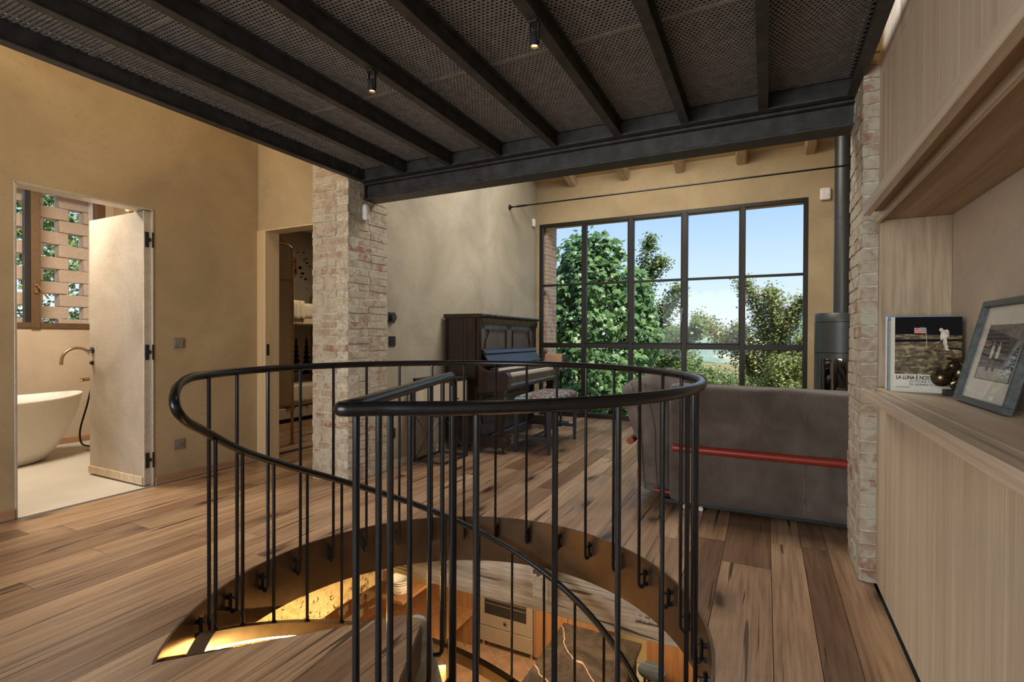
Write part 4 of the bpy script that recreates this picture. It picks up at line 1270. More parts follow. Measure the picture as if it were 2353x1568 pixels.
# ------------------------------------------------------------------ sofa
def sofa():
    s = thing('sofa', 'taupe corduroy sofa seen from behind with a red metal tube across its back', 'sofa', (0.2, 3.7, 0))
    # frame
    MB().box(-0.60, 1.30, 3.425, 3.47, 0.018, 0.046).build('base_rail', M['black'], s, bevel=0.003)
    MB().box(-0.55, 1.28, 3.47, 4.35, 0.035, 0.10).build('seat_frame', M['black'], s)
    MB().cyl((-0.66, 3.455, 0.085), (-0.50, 3.455, 0.075), 0.013, 12).build('lower_tube', M['red'], s, smooth=True)
    for x in (-0.40, 1.15):
        for y in (3.50, 4.28): MB().cyl((x, y, 0.0), (x, y, 0.04), 0.022, 14).build('foot', M['white'], s)
    # back cushion
    bm = rounded_box(-0.555, 1.28, 3.405, 3.66, 0.040, 0.795, 0.030, 40, 0.0)
    for v in bm.verts:
        p = v.co
        t = (p.z - 0.062) / 0.733
        p.y += 0.03 * math.sin(t * PI) * (-1 if p.y < 3.5 else 1) * 0.35 - 0.010 * t
        if p.z > 0.36: p.y += 0.010 * noise.noise(Vector((p.x * 3.1, p.z * 9, 1.0))) + 0.020 * math.sin(p.z * 30 + p.x * 5) * math.exp(-((p.z - 0.62) / 0.08) ** 2)
        if p.z > 0.72: p.z += 0.014 * noise.noise(Vector((p.x * 4.0, p.y * 5, 4.0))) - 0.022 * (p.x + 0.55) / 1.8
        if abs(p.z - 0.39) < 0.05 and p.y < 3.5: p.y += 0.012 * (1 - abs(p.z - 0.39) / 0.05)
    bc = bm_obj('back_cushion', bm, M['cord'], s)
    n = 40
    def topz(x): return 0.789 + 0.014 * noise.noise(Vector((x * 4.0, 3.41 * 5, 4.0))) - 0.022 * (x + 0.55) / 1.8
    MB().tube([(-0.53 + 1.79 * i / n, 3.405, topz(-0.53 + 1.79 * i / n) - 0.022) for i in range(n + 1)], 0.005, 6).build('piping', M['cord_y'], bc, smooth=True)
    MB().tube([(0.21 + 0.002 * math.sin(i), 3.400 - 0.008 * math.sin(i / 24 * PI), 0.075 + i * 0.0285) for i in range(25)], 0.003, 6).build('seam', M['cord_y'], bc, smooth=True)
    # upper roll of a loose cushion behind
    bm = rounded_box(-0.545, -0.36, 3.67, 3.84, 0.45, 0.85, 0.06, 10, 0.02, 2, 7)
    bm_obj('loose_cushion', bm, M['cord'], s)
    # arm: tall soft pad folded over the tube, leaning outwards
    prof = [(-0.555, 0.075), (-0.60, 0.055), (-0.70, 0.055), (-0.755, 0.085), (-0.772, 0.18), (-0.785, 0.30), (-0.790, 0.375), (-0.775, 0.395), (-0.800, 0.425), (-0.845, 0.55), (-0.885, 0.68), (-0.892, 0.745), (-0.86, 0.785), (-0.80, 0.800), (-0.74, 0.838), (-0.69, 0.842), (-0.635, 0.81), (-0.585, 0.74), (-0.555, 0.62), (-0.550, 0.45)]
    dense = spline([(x, 0, z) for x, z in prof] + [(prof[0][0], 0, prof[0][1])], 4)[:-1]
    ctr = Vector((-0.69, 0, 0.43))
    vs = []; fs = []
    m = len(dense); ny = 22
    for i in range(ny + 1):
        t = i / ny
        y = 3.455 + 0.90 * t
        k = 1 - 0.55 * max(0, 1 - t / 0.06) ** 2 * 0.35 - 0.55 * max(0, 1 - (1 - t) / 0.06) ** 2 * 0.35
        for q in dense:
            w = ctr + (q - ctr) * k
            wr = 0.012 * math.sin(y * 34 + 3 * math.sin(q.z * 7)) * math.exp(-((q.z - 0.80) / 0.08) ** 2) + 0.006 * noise.noise(Vector((y * 7, q.x * 9, q.z * 9)))
            vs.append((w.x + wr * 0.6, y, w.z + wr))
    for i in range(ny):
        for k in range(m):
            l = (k + 1) % m
            fs.append((i * m + k, i * m + l, (i + 1) * m + l, (i + 1) * m + k))
    fs += [tuple(range(m))[::-1], tuple(ny * m + k for k in range(m))]
    arm = MB().add(vs, fs).build('arm_cushion', M['cord_y'], s, smooth=True, angle=70)
    for off in (-0.05, 0.035):
        MB().tube(spline([(-0.672 + off, 3.452, 0.075), (-0.688 + off, 3.444, 0.30), (-0.70 + off * 1.1, 3.446, 0.52), (-0.765 + off, 3.452, 0.79)], 6), 0.0035, 6).build('seam', M['cord'], arm, smooth=True)
    MB().box(-0.776, -0.770, 3.462, 3.492, 0.14, 0.20).build('tag', M['tag_red'], arm)
    # tubes
    MB().cyl((-0.530, 3.386, 0.392), (1.30, 3.386, 0.392), 0.0245, 20).build('back_tube', M['red'], s, smooth=True)
    MB().cyl((-0.822, 3.455, 0.395), (-0.822, 4.35, 0.395), 0.024, 20).build('arm_tube', M['red'], s, smooth=True)
    MB().box(-0.430, -0.388, 3.386, 3.392, 0.05, 0.375).build('strap', M['strap'], s)
    for x in (-0.455, -0.360): MB().cyl((x, 3.40, 0.016), (x, 3.425, 0.016), 0.014, 14).build('glide', M['white'], s)
    bm = rounded_box(-0.54, 1.25, 3.66, 4.32, 0.12, 0.42, 0.07, 10, 0.008, 4, 5)
    bm_obj('seat_cushion', bm, M['cord'], s)
sofa()

# ------------------------------------------------------------------ stove
def stove():
    s = thing('wood_stove', 'tall dark cylindrical wood stove in the corner beside the window', 'stove', (0.70, 6.16, 0))
    R = 0.245
    def arc(r, z0, z1, a0, a1, n=40, th=0.01):
        vs = []; fs = []
        for i in range(n + 1):
            a = rad(a0 + (a1 - a0) * i / n)
            for rr, z in ((r, z0), (r, z1), (r - th, z1), (r - th, z0)): vs.append((0.70 + rr * math.cos(a), 6.16 + rr * math.sin(a), z))
        for i in range(n):
            for k in range(4):
                l = (k + 1) % 4; fs.append((i * 4 + k, i * 4 + l, i * 4 + 4 + l, i * 4 + 4 + k))
        fs += [(3, 2, 1, 0), (n * 4, n * 4 + 1, n * 4 + 2, n * 4 + 3)]
        return MB().add(vs, fs)
    MB().lathe([(R - 0.012, 0.0), (R - 0.012, 0.10)], 40, (0.70, 6.16, 0)).build('plinth', M['stove'], s, smooth=True)
    MB().lathe([(R, 1.265), (R, 1.345), (R - 0.008, 1.355), (0.10, 1.358)], 48, (0.70, 6.16, 0)).build('top_ring', M['stove'], s, smooth=True)
    arc(R, 0.955, 1.260, 172, 368).build('upper_drum', M['stove'], s, smooth=True)
    arc(R, 0.10, 1.26, 8, 170).build('rear_shell', M['stove'], s, smooth=True)
    arc(R, 0.10, 0.950, 172, 206).build('side_shell', M['stove'], s, smooth=True)
    arc(R, 0.10, 0.950, 330, 368).build('side_shell', M['stove'], s, smooth=True)
    d = arc(R - 0.002, 0.895, 0.950, 207, 329).build('door_frame', M['stove'], s, smooth=True)
    arc(R - 0.002, 0.10, 0.36, 207, 329).build('door_base', M['stove'], s, smooth=True)
    arc(R - 0.002, 0.36, 0.895, 207, 216).build('door_stile', M['stove'], s, smooth=True)
    arc(R - 0.012, 0.36, 0.895, 216, 329, th=0.005).build('glass', M['glassdark'], s, smooth=True)
    MB().box(0.53, 0.87, 6.05, 6.35, 0.36, 0.90).build('firebox', M['black'], s)
    f = MB().lathe([(0.078, 1.358), (0.078, 2.32), (0.080, 2.322), (0.080, 2.335), (0.078, 2.337), (0.078, 3.62)], 28, (0.70, 6.16, 0)).build('flue', M['stove'], s, smooth=True)
stove()

# ------------------------------------------------------------------ small fittings
def tie_rod():
    t = thing('tie_rod', 'thin black iron tie rod crossing in front of the window wall', 'tie rod', (-2.89, 5.72, 2.735))
    MB().cyl((-2.885, 5.72, 2.735), (1.499, 5.72, 2.735), 0.0085, 10).build('rod', M['steel'], t, smooth=True)
    MB().cyl((-2.80, 5.72, 2.735), (-2.66, 5.72, 2.735), 0.013, 10).build('turnbuckle', M['steel'], t, smooth=True)
    MB().lathe([(0.030, 0.0), (0.034, 0.004), (0.020, 0.012), (0.014, 0.03)], 20).build('wall_plate', M['steel'], t, local=True, smooth=True).rotation_euler = (0, PI / 2, 0)
    bpy.data.objects['wall_plate'].location = (-0.004, 0, 0)
tie_rod()

def plate(name, label, cat, x, y, z, mat, extras, h=0.079):
    t = thing(name, label, cat, (x, y, z))
    MB().box(x, x + 0.009, y - h / 2, y + h / 2, z - h / 2, z + h / 2).build('plate', mat, t, bevel=0.0025)
    extras(t, x + 0.009, y, z)
    return t
def ex_switch(t, x, y, z):
    MB().box(x - 0.001, x + 0.003, y - 0.030, y + 0.030, z - 0.030, z + 0.030).build('rocker', M['grey'], t, bevel=0.001)
def ex_socket(t, x, y, z):
    MB().cyl((x - 0.001, y, z), (x + 0.004, y, z), 0.024, 20).build('socket_ring', M['grey'], t)
    for k in (-1, 1): MB().cyl((x, y + k * 0.009, z), (x + 0.0045, y + k * 0.009, z), 0.0035, 8).build('hole', M['black'], t)
def ex_dial(t, x, y, z):
    MB().cyl((x - 0.001, y, z), (x + 0.026, y, z), 0.029, 24).build('dial', M['blackg'], t, smooth=True)
def ex_four(t, x, y, z):
    for a in (-1, 1):
        for c in (-1, 1): MB().box(x - 0.001, x + 0.003, y + a * 0.015 - 0.005, y + a * 0.015 + 0.005, z + c * 0.013 - 0.007, z + c * 0.013 + 0.007).build('button', M['stove'], t)
def ex_sockb(t, x, y, z):
    MB().cyl((x - 0.001, y, z), (x + 0.004, y, z), 0.024, 20).build('socket_ring', M['blackg'], t)
def wx(y): return -2.80 - 0.03833 * (y - 3.10)
plate('light_switch', 'grey light switch on the ochre wall right of the bathroom door', 'switch', -4.0195, 2.335, 1.047, M['grey'], ex_switch)
plate('wall_socket', 'grey power socket low on the ochre wall right of the bathroom door', 'socket', -4.0195, 2.335, 0.271, M['grey'], ex_socket)
plate('dial_switch', 'black dial switch with a round knob on the pale wall beside the brick pillar', 'switch', wx(3.36), 3.36, 1.262, M['blackg'], ex_dial, 0.084)
plate('light_switch', 'black light switch with four buttons on the pale wall beside the brick pillar', 'switch', wx(3.365), 3.365, 1.062, M['black'], ex_four, 0.084)
plate('wall_socket', 'black power socket low on the pale wall beside the brick pillar', 'socket', wx(3.365), 3.365, 0.284, M['black'], ex_sockb, 0.084)

def sensor(label, loc, ax, w, h, dp):
    x, y, z = loc
    s = thing('alarm_sensor', label, 'alarm sensor', loc, group='white alarm sensors')
    if ax == 'x': bm = rounded_box(x, x + dp, y - w / 2, y + w / 2, z - h / 2, z + h / 2, min(w, dp) * 0.42, 8)
    else: bm = rounded_box(x - w / 2, x + w / 2, y - dp, y, z - h / 2, z + h / 2, min(w, dp) * 0.42, 8)
    bm_obj('casing', bm, M['white'], s)
    if ax == 'x': MB().box(x + dp - 0.006, x + dp + 0.001, y - w * 0.28, y + w * 0.28, z - h * 0.44, z - h * 0.30).build('lens', M['tub'], s, bevel=0.002)
    else: MB().box(x - w * 0.28, x + w * 0.28, y - dp - 0.001, y - dp + 0.006, z - h * 0.3, z - h * 0.22).build('lens', M['tub'], s, bevel=0.002)
sensor('white oval alarm sensor on the brick pillar under the beam', (-2.777, 3.0, 2.055), 'x', 0.058, 0.125, 0.045)
sensor('white square alarm sensor on the window wall beside the stove flue', (0.585, 6.658, 2.71), 'y', 0.105, 0.135, 0.04)
sensor('small white alarm sensor in the corner above the piano', (wx(6.5), 6.50, 2.698), 'x', 0.07, 0.115, 0.04)

# ------------------------------------------------------------------ bathroom things
def bathtub():
    t = thing('bathtub', 'white freestanding oval bathtub under the lattice window', 'bathtub', (-5.76, 1.66, 0))
    # elliptical shell, outer then inner surface
    n = 56
    prof = [(0.60, 0.0), (0.66, 0.012), (0.76, 0.10), (0.87, 0.25), (0.95, 0.40), (0.995, 0.535), (1.0, 0.548), (0.985, 0.553), (0.965, 0.545), (0.92, 0.41), (0.82, 0.25), (0.70, 0.13), (0.45, 0.10)]
    vs = []; fs = []
    for r, z in prof:
        for k in range(n):
            a = 2 * PI * k / n
            e = 0.03 * abs(math.sin(a)) ** 3 * (z / 0.55)
            vs.append((r * 0.37 * math.cos(a), r * 0.80 * math.sin(a), z + e))
    for i in range(len(prof) - 1):
        for k in range(n):
            l = (k + 1) % n
            fs.append((i * n + k, i * n + l, (i + 1) * n + l, (i + 1) * n + k))
    fs.append(tuple(range(n))[::-1]); fs.append(tuple((len(prof) - 1) * n + k for k in range(n)))
    MB().add(vs, fs).build('shell', M['tub'], t, smooth=True, local=True, angle=80)
    MB().lathe([(0.028, 0.101), (0.028, 0.104), (0.01, 0.106)], 16).build('drain', M['bronze'], t, local=True)
bathtub()

def bath_tap():
    t = thing('bath_filler', 'brushed bronze floor-standing bath filler with a curved spout', 'tap', (-5.77, 2.555, 0))
    x, y = -5.77, 2.555
    MB().lathe([(0.045, 0), (0.045, 0.012), (0.02, 0.016)], 20, (x, y, 0)).build('base', M['bronze'], t)
    path = [(x, y, 0.012), (x, y, 0.5), (x, y, 0.84)]
    for k in range(13):
        a = PI * k / 12
        path.append((x, y - 0.12 + 0.12 * math.cos(a), 0.86 + 0.125 * math.sin(a)))
    path += [(x, y - 0.24, 0.83)]
    MB().tube(path, 0.0135, 14).build('spout', M['bronze'], t, smooth=True)
    v = MB().cyl((x, y, 0.64), (x, y, 0.74), 0.021, 14); v.cyl((x, y, 0.69), (x + 0.03, y - 0.09, 0.685), 0.017, 12)
    v.build('mixer_body', M['bronze'], t, smooth=True)
    c = MB()
    for k in range(4):
        a = PI / 4 + PI / 2 * k
        c.cyl((x + 0.03, y - 0.095, 0.685), (x + 0.03 + 0.02 * math.cos(a), y - 0.1, 0.685 + 0.026 * math.sin(a)), 0.007, 8)
    c.build('cross_handle', M['bronze'], t)
    MB().tube(spline([(x + 0.015, y - 0.01, 0.64), (x + 0.02, y - 0.05, 0.45), (x + 0.03, y - 0.11, 0.22), (x + 0.03, y - 0.10, 0.09), (x + 0.02, y - 0.04, 0.05), (x, y - 0.01, 0.05)], 8), 0.008, 8).build('hose', M['steel'], t, smooth=True)
bath_tap()
b = thing('wall_lamp', 'tiny glowing bulb on the bathroom wall above the open door', 'lamp', (-6.0, 3.0, 2.43))
MB().box(-6.02, -5.98, 2.995, 3.018, 2.41, 2.47).build('holder', M['bronze'], b)
MB().sphere((-6.0, 2.97, 2.425), 0.017, 12, 8).build('bulb', M['bulb'], b, smooth=True)

# ------------------------------------------------------------------ bedroom beyond the doorway
def bedroom():
    s = thing('panel_screen', 'tall dark-framed panel on legs just inside the bedroom', 'screen', (-4.33, 3.4, 0))
    x = -4.33
    f = MB(); r = 0.016
    f.tube(spline([(x, 3.64, 0.0), (x, 3.64, 0.6), (x, 3.64, 1.3), (x, 3.64, 1.93), (x, 3.63, 1.985), (x, 3.59, 2.015), (x, 3.50, 2.02), (x, 3.16, 2.02)], 6), r, 10)
    f.cyl((x, 3.16, 0.0), (x, 3.16, 2.03), r, 10); f.cyl((x, 3.16, 1.665), (x, 3.64, 1.665), r * 0.8, 10); f.cyl((x, 3.16, 0.40), (x, 3.64, 0.40), r * 0.8, 10)
    f.cyl((x, 3.64, 0.0), (x, 3.64, 0.012), 0.028, 14)
    f.build('frame', M['skirting'], s, smooth=True)
    MB().box(x - 0.006, x + 0.006, 3.17, 3.63, 0.41, 2.01).build('panel', M['grey_cloth'], s)
    b = thing('bunk_bed', 'bunk bed with pale covers in the bedroom', 'bed', (-5.85, 4.7, 0))
    bx0, bx1, y0, y1 = -6.42, -5.40, 3.7, 5.75
    MB().box(bx0, bx1, y0, y1, 0.05, 0.19).build('lower_base', M['grey_cloth'], b, bevel=0.01)
    bm_obj('lower_mattress', rounded_box(bx0 + 0.02, bx1 - 0.005, y0 + 0.02, y1 - 0.02, 0.19, 0.43, 0.05, 12), M['linen'], b)
    MB().box(bx0, bx1, y0, y1, 1.26, 1.335).build('upper_base', M['oak_y'], b, bevel=0.005)
    bm_obj('upper_mattress', rounded_box(bx0 + 0.02, bx1 - 0.005, y0 + 0.02, y1 - 0.02, 1.335, 1.54, 0.05, 12), M['linen'], b)
    for x_, y_ in ((bx1 - 0.02, y0 - 0.04), (bx1 - 0.02, y1 + 0.02), (bx0 + 0.02, y0 - 0.04), (bx0 + 0.02, y1 + 0.02)):
        MB().box(x_ - 0.022, x_ + 0.022, y_ - 0.022, y_ + 0.022, 0, 1.75).build('post', M['skirting'], b, bevel=0.003)
    def blanket(name, label, ya, yb, z, drop):
        vs = []; fs = []
        n = 40; m = 10
        for i in range(n + 1):
            y = ya + (yb - ya) * i / n
            wv = 0.010 * math.sin(i * 1.35) + 0.006 * math.sin(i * 0.6)
            for k in range(m + 1):
                t = k / m
                if t < 0.5: q = (bx1 - 0.35 + 0.70 * t * 1.0, z + 0.012 + abs(wv) * 0.5)
                else: q = (bx1 + 0.010 + wv + 0.01 * t, z + 0.010 - (t - 0.5) * 2 * drop * (1 + 0.05 * math.sin(i * 0.9)))
                vs.append((q[0], y, q[1]))
        for i in range(n):
            for k in range(m): fs.append((i * (m + 1) + k, i * (m + 1) + k + 1, (i + 1) * (m + 1) + k + 1, (i + 1) * (m + 1) + k))
        o = MB().add(vs, fs).build(name, M['linen'], smooth=True, angle=80)
        md = o.modifiers.new('thick', 'SOLIDIFY'); md.thickness = 0.008
        tag(o, label, 'blanket')
    blanket('blanket', 'ribbed cream blanket draped over the lower bunk', 4.45, 5.3, 0.435, 0.20)
    blanket('blanket', 'ribbed cream blanket hanging over the upper bunk', 4.42, 4.72, 1.545, 0.235)
    # painted forest on the wall (flat mural shapes)
    m = thing('wall_mural_painting', 'painted forest with dark conifers and a glowing orange patch on the bedroom wall', 'mural', (-6.49, 4.9, 1.4))
    q = MB()
    rn = random.Random(12)
    for k in range(9):
        y = 4.55 + k * 0.17 + rn.uniform(-0.04, 0.04); h = rn.uniform(0.30, 0.62); z0 = 0.50 + rn.uniform(0, 0.15)
        for j in range(7):
            t = j / 7
            w = 0.10 * (1 - t) + 0.012
            za = z0 + h * t; zb = za + h / 5
            q.add([(-6.497, y - w, za), (-6.497, y + w, za), (-6.497, y, zb)], [(0, 1, 2)])
    q.build('painted_conifers', M['ink'], m)
    q = MB()
    for k in range(70):
        y = 4.5 + rn.uniform(-0.2, 1.3); z = 2.25 + rn.gauss(0, 0.16); w = rn.uniform(0.012, 0.05)
        q.add([(-6.496, y - w, z), (-6.496, y, z - w * 0.5), (-6.496, y + w, z), (-6.496, y, z + w * 0.5)], [(0, 1, 2, 3)])
    q.build('painted_leaves', M['ink'], m)
    q = MB(); n = 24
    q.add([(-6.4985, 5.0, 2.15)] + [(-6.4985, 5.0 + 0.55 * math.cos(2 * PI * k / n) * (1 + 0.15 * math.sin(3 * k)), 2.15 + 0.5 * math.sin(2 * PI * k / n) * (1 + 0.12 * math.cos(5 * k))) for k in range(n)], [(0, k + 1, (k + 1) % n + 1) for k in range(n)])
    q.build('painted_glow', plain('mural_orange', (0.48, 0.17, 0.05), 0.9, var=0.5, scale=4), m)
bedroom()

# ------------------------------------------------------------------ things on the worktop
def text_mesh(s, size, mat, name, parent, loc, spacing=1.0, bold=0.0, sx=1.0):
    cu = bpy.data.curves.new('lettering', 'FONT')
    cu.body = s; cu.size = size; cu.space_character = spacing; cu.offset = bold; cu.extrude = 0.0002
    tmp = bpy.data.objects.new('lettering', cu)
    COL.objects.link(tmp)
    dg = bpy.context.evaluated_depsgraph_get()
    me = bpy.data.meshes.new_from_object(tmp.evaluated_get(dg))
    bpy.data.objects.remove(tmp, do_unlink=True)
    me.materials.clear(); me.materials.append(mat)
    o = link(name, me, parent)
    o.rotation_euler = (PI / 2, 0, 0)
    o.scale = (sx, 1, 1)
    o.location = loc
    return o

def moon_ground():
    t = NT('printed_moon_ground')
    v = t.coords((1, 1, 1))
    a = t.noise(t.coords((30, 30, 70)), 1.0, 6, 0.7, 0.8)
    c = t.ramp(a, [(0.36, (0.012, 0.009, 0.006)), (0.5, (0.12, 0.085, 0.04)), (0.66, (0.45, 0.35, 0.18))])
    return t.bsdf(c, 0.35, 0, None, 0.5)

def books():
    # front book
    def book(name, label, x0, x1, y0, y1, h, cover, spine):
        b = thing(name, label, 'book', (x0, y0, 0.886), group='books at the end of the worktop')
        z = 0.886
        MB().box(x0 + 0.003, x1, y0, y0 + 0.0025, z, z + h).build('front_cover', cover, b)
        MB().box(x0 + 0.003, x1, y1 - 0.0025, y1, z, z + h).build('back_cover', cover, b)
        MB().box(x0, x0 + 0.003, y0, y1, z, z + h).build('spine', spine, b, bevel=0.0008)
        MB().box(x0 + 0.004, x1 - 0.003, y0 + 0.003, y1 - 0.003, z + 0.003, z + h - 0.003).build('pages', M['paper'], b)
        return b
    teal = plain('teal_cloth', (0.22, 0.36, 0.36), 0.7)
    blue = plain('blue_cover', (0.10, 0.26, 0.55), 0.5)
    white = plain('white_spine', (0.70, 0.72, 0.74), 0.5)
    rust = plain('rust_cover', (0.25, 0.10, 0.06), 0.6)
    b = book('book', 'cream book with a black moon landing cover, front of the row', 0.457, 0.676, 2.520, 2.548, 0.300, M['paper'], M['paper'])
    book('book', 'pale teal book behind the moon landing book', 0.456, 0.672, 2.556, 2.590, 0.288, teal, teal)
    book('book', 'narrow rust-brown book between the teal book and the blue one', 0.4555, 0.66, 2.5925, 2.604, 0.293, rust, rust)
    k = book('book', 'tall blue book with a white spine at the back of the row', 0.4545, 0.675, 2.607, 2.638, 0.306, blue, white)
    # printed cover of the front book
    y = 2.5197
    MB().add([(0.466, y, 0.958), (0.676, y, 0.958), (0.676, y, 1.1855), (0.466, y, 1.1855)], [(0, 1, 2, 3)]).build('printed_sky', M['ink'], b)
    MB().add([(0.466, y - 0.0003, 0.958), (0.676, y - 0.0003, 0.958), (0.676, y - 0.0003, 1.112), (0.466, y - 0.0003, 1.118)], [(0, 1, 2, 3)]).build('printed_ground', moon_ground(), b)
    sh = MB().add([(0.466, y - 0.0005, 1.085), (0.676, y - 0.0005, 1.090), (0.676, y - 0.0005, 1.098), (0.466, y - 0.0005, 1.096)], [(0, 1, 2, 3)])
    sh.add([(0.625, y - 0.0005, 1.060), (0.676, y - 0.0005, 1.056), (0.676, y - 0.0005, 1.062), (0.63, y - 0.0005, 1.066)], [(0, 1, 2, 3)])
    sh.build('printed_shadow', M['ink'], b)
    suit = plain('printed_suit', (0.62, 0.56, 0.44), 0.5, var=0.4, scale=60)
    fg = MB()
    def blob(cx, cz, rx, rz, n=14):
        yy = y - 0.0006 - 0.00012 * (len(fg.v) // n)
        fg.add([(cx + rx * math.cos(2 * PI * i / n), yy, cz + rz * math.sin(2 * PI * i / n)) for i in range(n)], [tuple(range(n))])
    blob(0.612, 1.134, 0.0065, 0.007); blob(0.621, 1.116, 0.011, 0.019); blob(0.629, 1.120, 0.008, 0.016); blob(0.613, 1.106, 0.004, 0.014)
    blob(0.624, 1.087, 0.0065, 0.017); blob(0.628, 1.068, 0.0052, 0.013); blob(0.631, 1.058, 0.007, 0.004)
    fg.build('printed_figure', suit, b)
    fl = MB(); fl.add([(0.567, y - 0.0008, 1.068), (0.5685, y - 0.0008, 1.068), (0.566, y - 0.0008, 1.142), (0.5645, y - 0.0008, 1.142)], [(0, 1, 2, 3)])
    fl.build('printed_pole', suit, b)
    for i in range(7):
        zz = 1.119 + i * 0.0034
        MB().add([(0.528, y - 0.0009, zz + 0.001), (0.565, y - 0.0009, zz), (0.565, y - 0.0009, zz + 0.0034), (0.528, y - 0.0009, zz + 0.0044)], [(0, 1, 2, 3)]).build('printed_stripe', M['tag_red'] if i % 2 == 0 else suit, b)
    MB().add([(0.547, y - 0.0011, 1.131), (0.565, y - 0.0011, 1.130), (0.565, y - 0.0011, 1.1432), (0.547, y - 0.0011, 1.1442)], [(0, 1, 2, 3)]).build('printed_canton', teal, b)
    o = parent_base(b)
    def tx(s, size, x, z, bold=0.0, sx=1.0): text_mesh(s, size, M['ink'], 'lettering', b, (x - o[0], y - 0.0006 - o[1], z - o[2]), 1.0, bold, sx)
    tx('LA LUNA È NOSTRA', 0.0215, 0.4705, 0.9375, 0.0004, 0.68)
    tx('LE STORIE E I DRAMMI', 0.0120, 0.5135, 0.9255, 0.0, 1.05)
    tx('DI UOMINI CORAGGIOSI', 0.0120, 0.5135, 0.9130, 0.0, 1.05)
    tx('RIZZOLI EDITORE', 0.0052, 0.4700, 0.9040, 0.0, 1.1)
books()

def figurine():
    f = thing('figurine', 'small dark bronze figurine bent over a globe on a black base', 'figurine', (0.620, 2.44, 0.886))
    MB().box(-0.018, 0.036, -0.022, 0.022, 0.0, 0.022).build('base', M['black'], f, bevel=0.001, local=True)
    b = MB()
    b.sphere((-0.026, 0.0, 0.066), 0.033, 20, 14)
    b.build('globe', M['mirrorball'], f, smooth=True, local=True)
    # bent figure: trunk, head, arms around the globe, folded legs
    q = MB()
    q.sphere((0.028, 0.0, 0.086), 0.027, 16, 12, (0.95, 0.9, 1.15)); q.sphere((0.006, 0.0, 0.112), 0.017, 14, 10)
    q.tube(spline([(0.020, -0.015, 0.112), (0.0, -0.030, 0.095), (-0.024, -0.034, 0.070)], 5), 0.0065, 8)
    q.tube(spline([(0.020, 0.015, 0.112), (0.0, 0.030, 0.095), (-0.024, 0.034, 0.070)], 5), 0.0065, 8)
    q.tube(spline([(0.034, -0.012, 0.068), (0.014, -0.016, 0.054), (0.002, -0.014, 0.044), (0.016, -0.014, 0.022)], 5), 0.0085, 8)
    q.tube(spline([(0.034, 0.012, 0.068), (0.020, 0.016, 0.052), (0.010, 0.014, 0.042), (0.022, 0.014, 0.022)], 5), 0.0085, 8)
    q.tube(spline([(0.040, 0, 0.108), (0.030, 0, 0.128), (0.010, 0, 0.134), (-0.010, 0, 0.142)], 5), [0.010] * 10 + [0.005] * 6, 8)
    q.build('figure', M['mirrorball'], f, smooth=True, local=True)
figurine()

def picture():
    p = thing('picture_frame', 'dark wooden picture frame leaning against the niche wall', 'picture frame', (0.606, 2.275, 0.886))
    # local frame: u along -Y (towards the camera), v up the leaning face
    lean = rad(13.5)
    root = p
    def P(u, v, d):
        # d: distance in front of the face (towards -X)
        return (math.sin(lean) * v - math.cos(lean) * d, -u, math.cos(lean) * v + math.sin(lean) * d)
    def slabp(u0, u1, v0, v1, d0, d1):
        vs = [P(u, v, d) for d in (d0, d1) for u, v in ((u0, v0), (u1, v0), (u1, v1), (u0, v1))]
        return MB().add(vs, [(3, 2, 1, 0), (4, 5, 6, 7), (0, 1, 5, 4), (1, 2, 6, 5), (2, 3, 7, 6), (3, 0, 4, 7)])
    W_, H_, fw = 0.42, 0.345, 0.020
    fm = wood('frame_dark_wood', (0.035, 0.042, 0.042), (0.075, 0.088, 0.086), (0.12, 0.135, 0.13), 'y', 60, 2.0, 0.5)
    for (a, c, d, e) in ((0, W_, 0, fw), (0, W_, H_ - fw, H_), (0, fw, fw, H_ - fw), (W_ - fw, W_, fw, H_ - fw)):
        slabp(a, c, d, e, 0.0, 0.022).build('frame_side', fm, p, local=True, bevel=0.0015)
    slabp(0.004, W_ - 0.004, 0.004, H_ - 0.004, -0.004, 0.002).build('backing', M['black'], p, local=True)
    slabp(fw, W_ - fw, fw, H_ - fw, 0.002, 0.0045).build('mount', M['paper'], p, local=True)
    # generic black-and-white photograph: brick gable, paved yard, two figures
    g1 = plain('photo_grey', (0.12, 0.10, 0.085), 0.5, var=0.5, scale=70); g2 = plain('photo_light', (0.42, 0.38, 0.33), 0.5, var=0.2, scale=60); g3 = plain('photo_dark', (0.05, 0.042, 0.036), 0.5, var=0.4, scale=60)
    slabp(0.075, 0.345, 0.085, 0.265, 0.0045, 0.005).build('photograph', g1, p, local=True)
    slabp(0.085, 0.335, 0.088, 0.125, 0.005, 0.0053).build('photo_ground', g2, p, local=True)
    for k in range(9): slabp(0.08, 0.30 - 0.008 * k, 0.135 + k * 0.0135, 0.141 + k * 0.0135, 0.005, 0.0053).build('photo_course', g3, p, local=True)
    for u in (0.150, 0.196):
        slabp(u, u + 0.016, 0.115, 0.155, 0.0054, 0.0058).build('photo_trousers', g3, p, local=True)
        slabp(u - 0.002, u + 0.018, 0.155, 0.195, 0.0054, 0.0058).build('photo_shirt', M['paper'], p, local=True)
        slabp(u + 0.004, u + 0.012, 0.197, 0.208, 0.0054, 0.0058).build('photo_head', g2, p, local=True)
    slabp(fw, W_ - fw, fw, H_ - fw, 0.013, 0.0145).build('glass', M['picglass'], p, local=True)
picture()

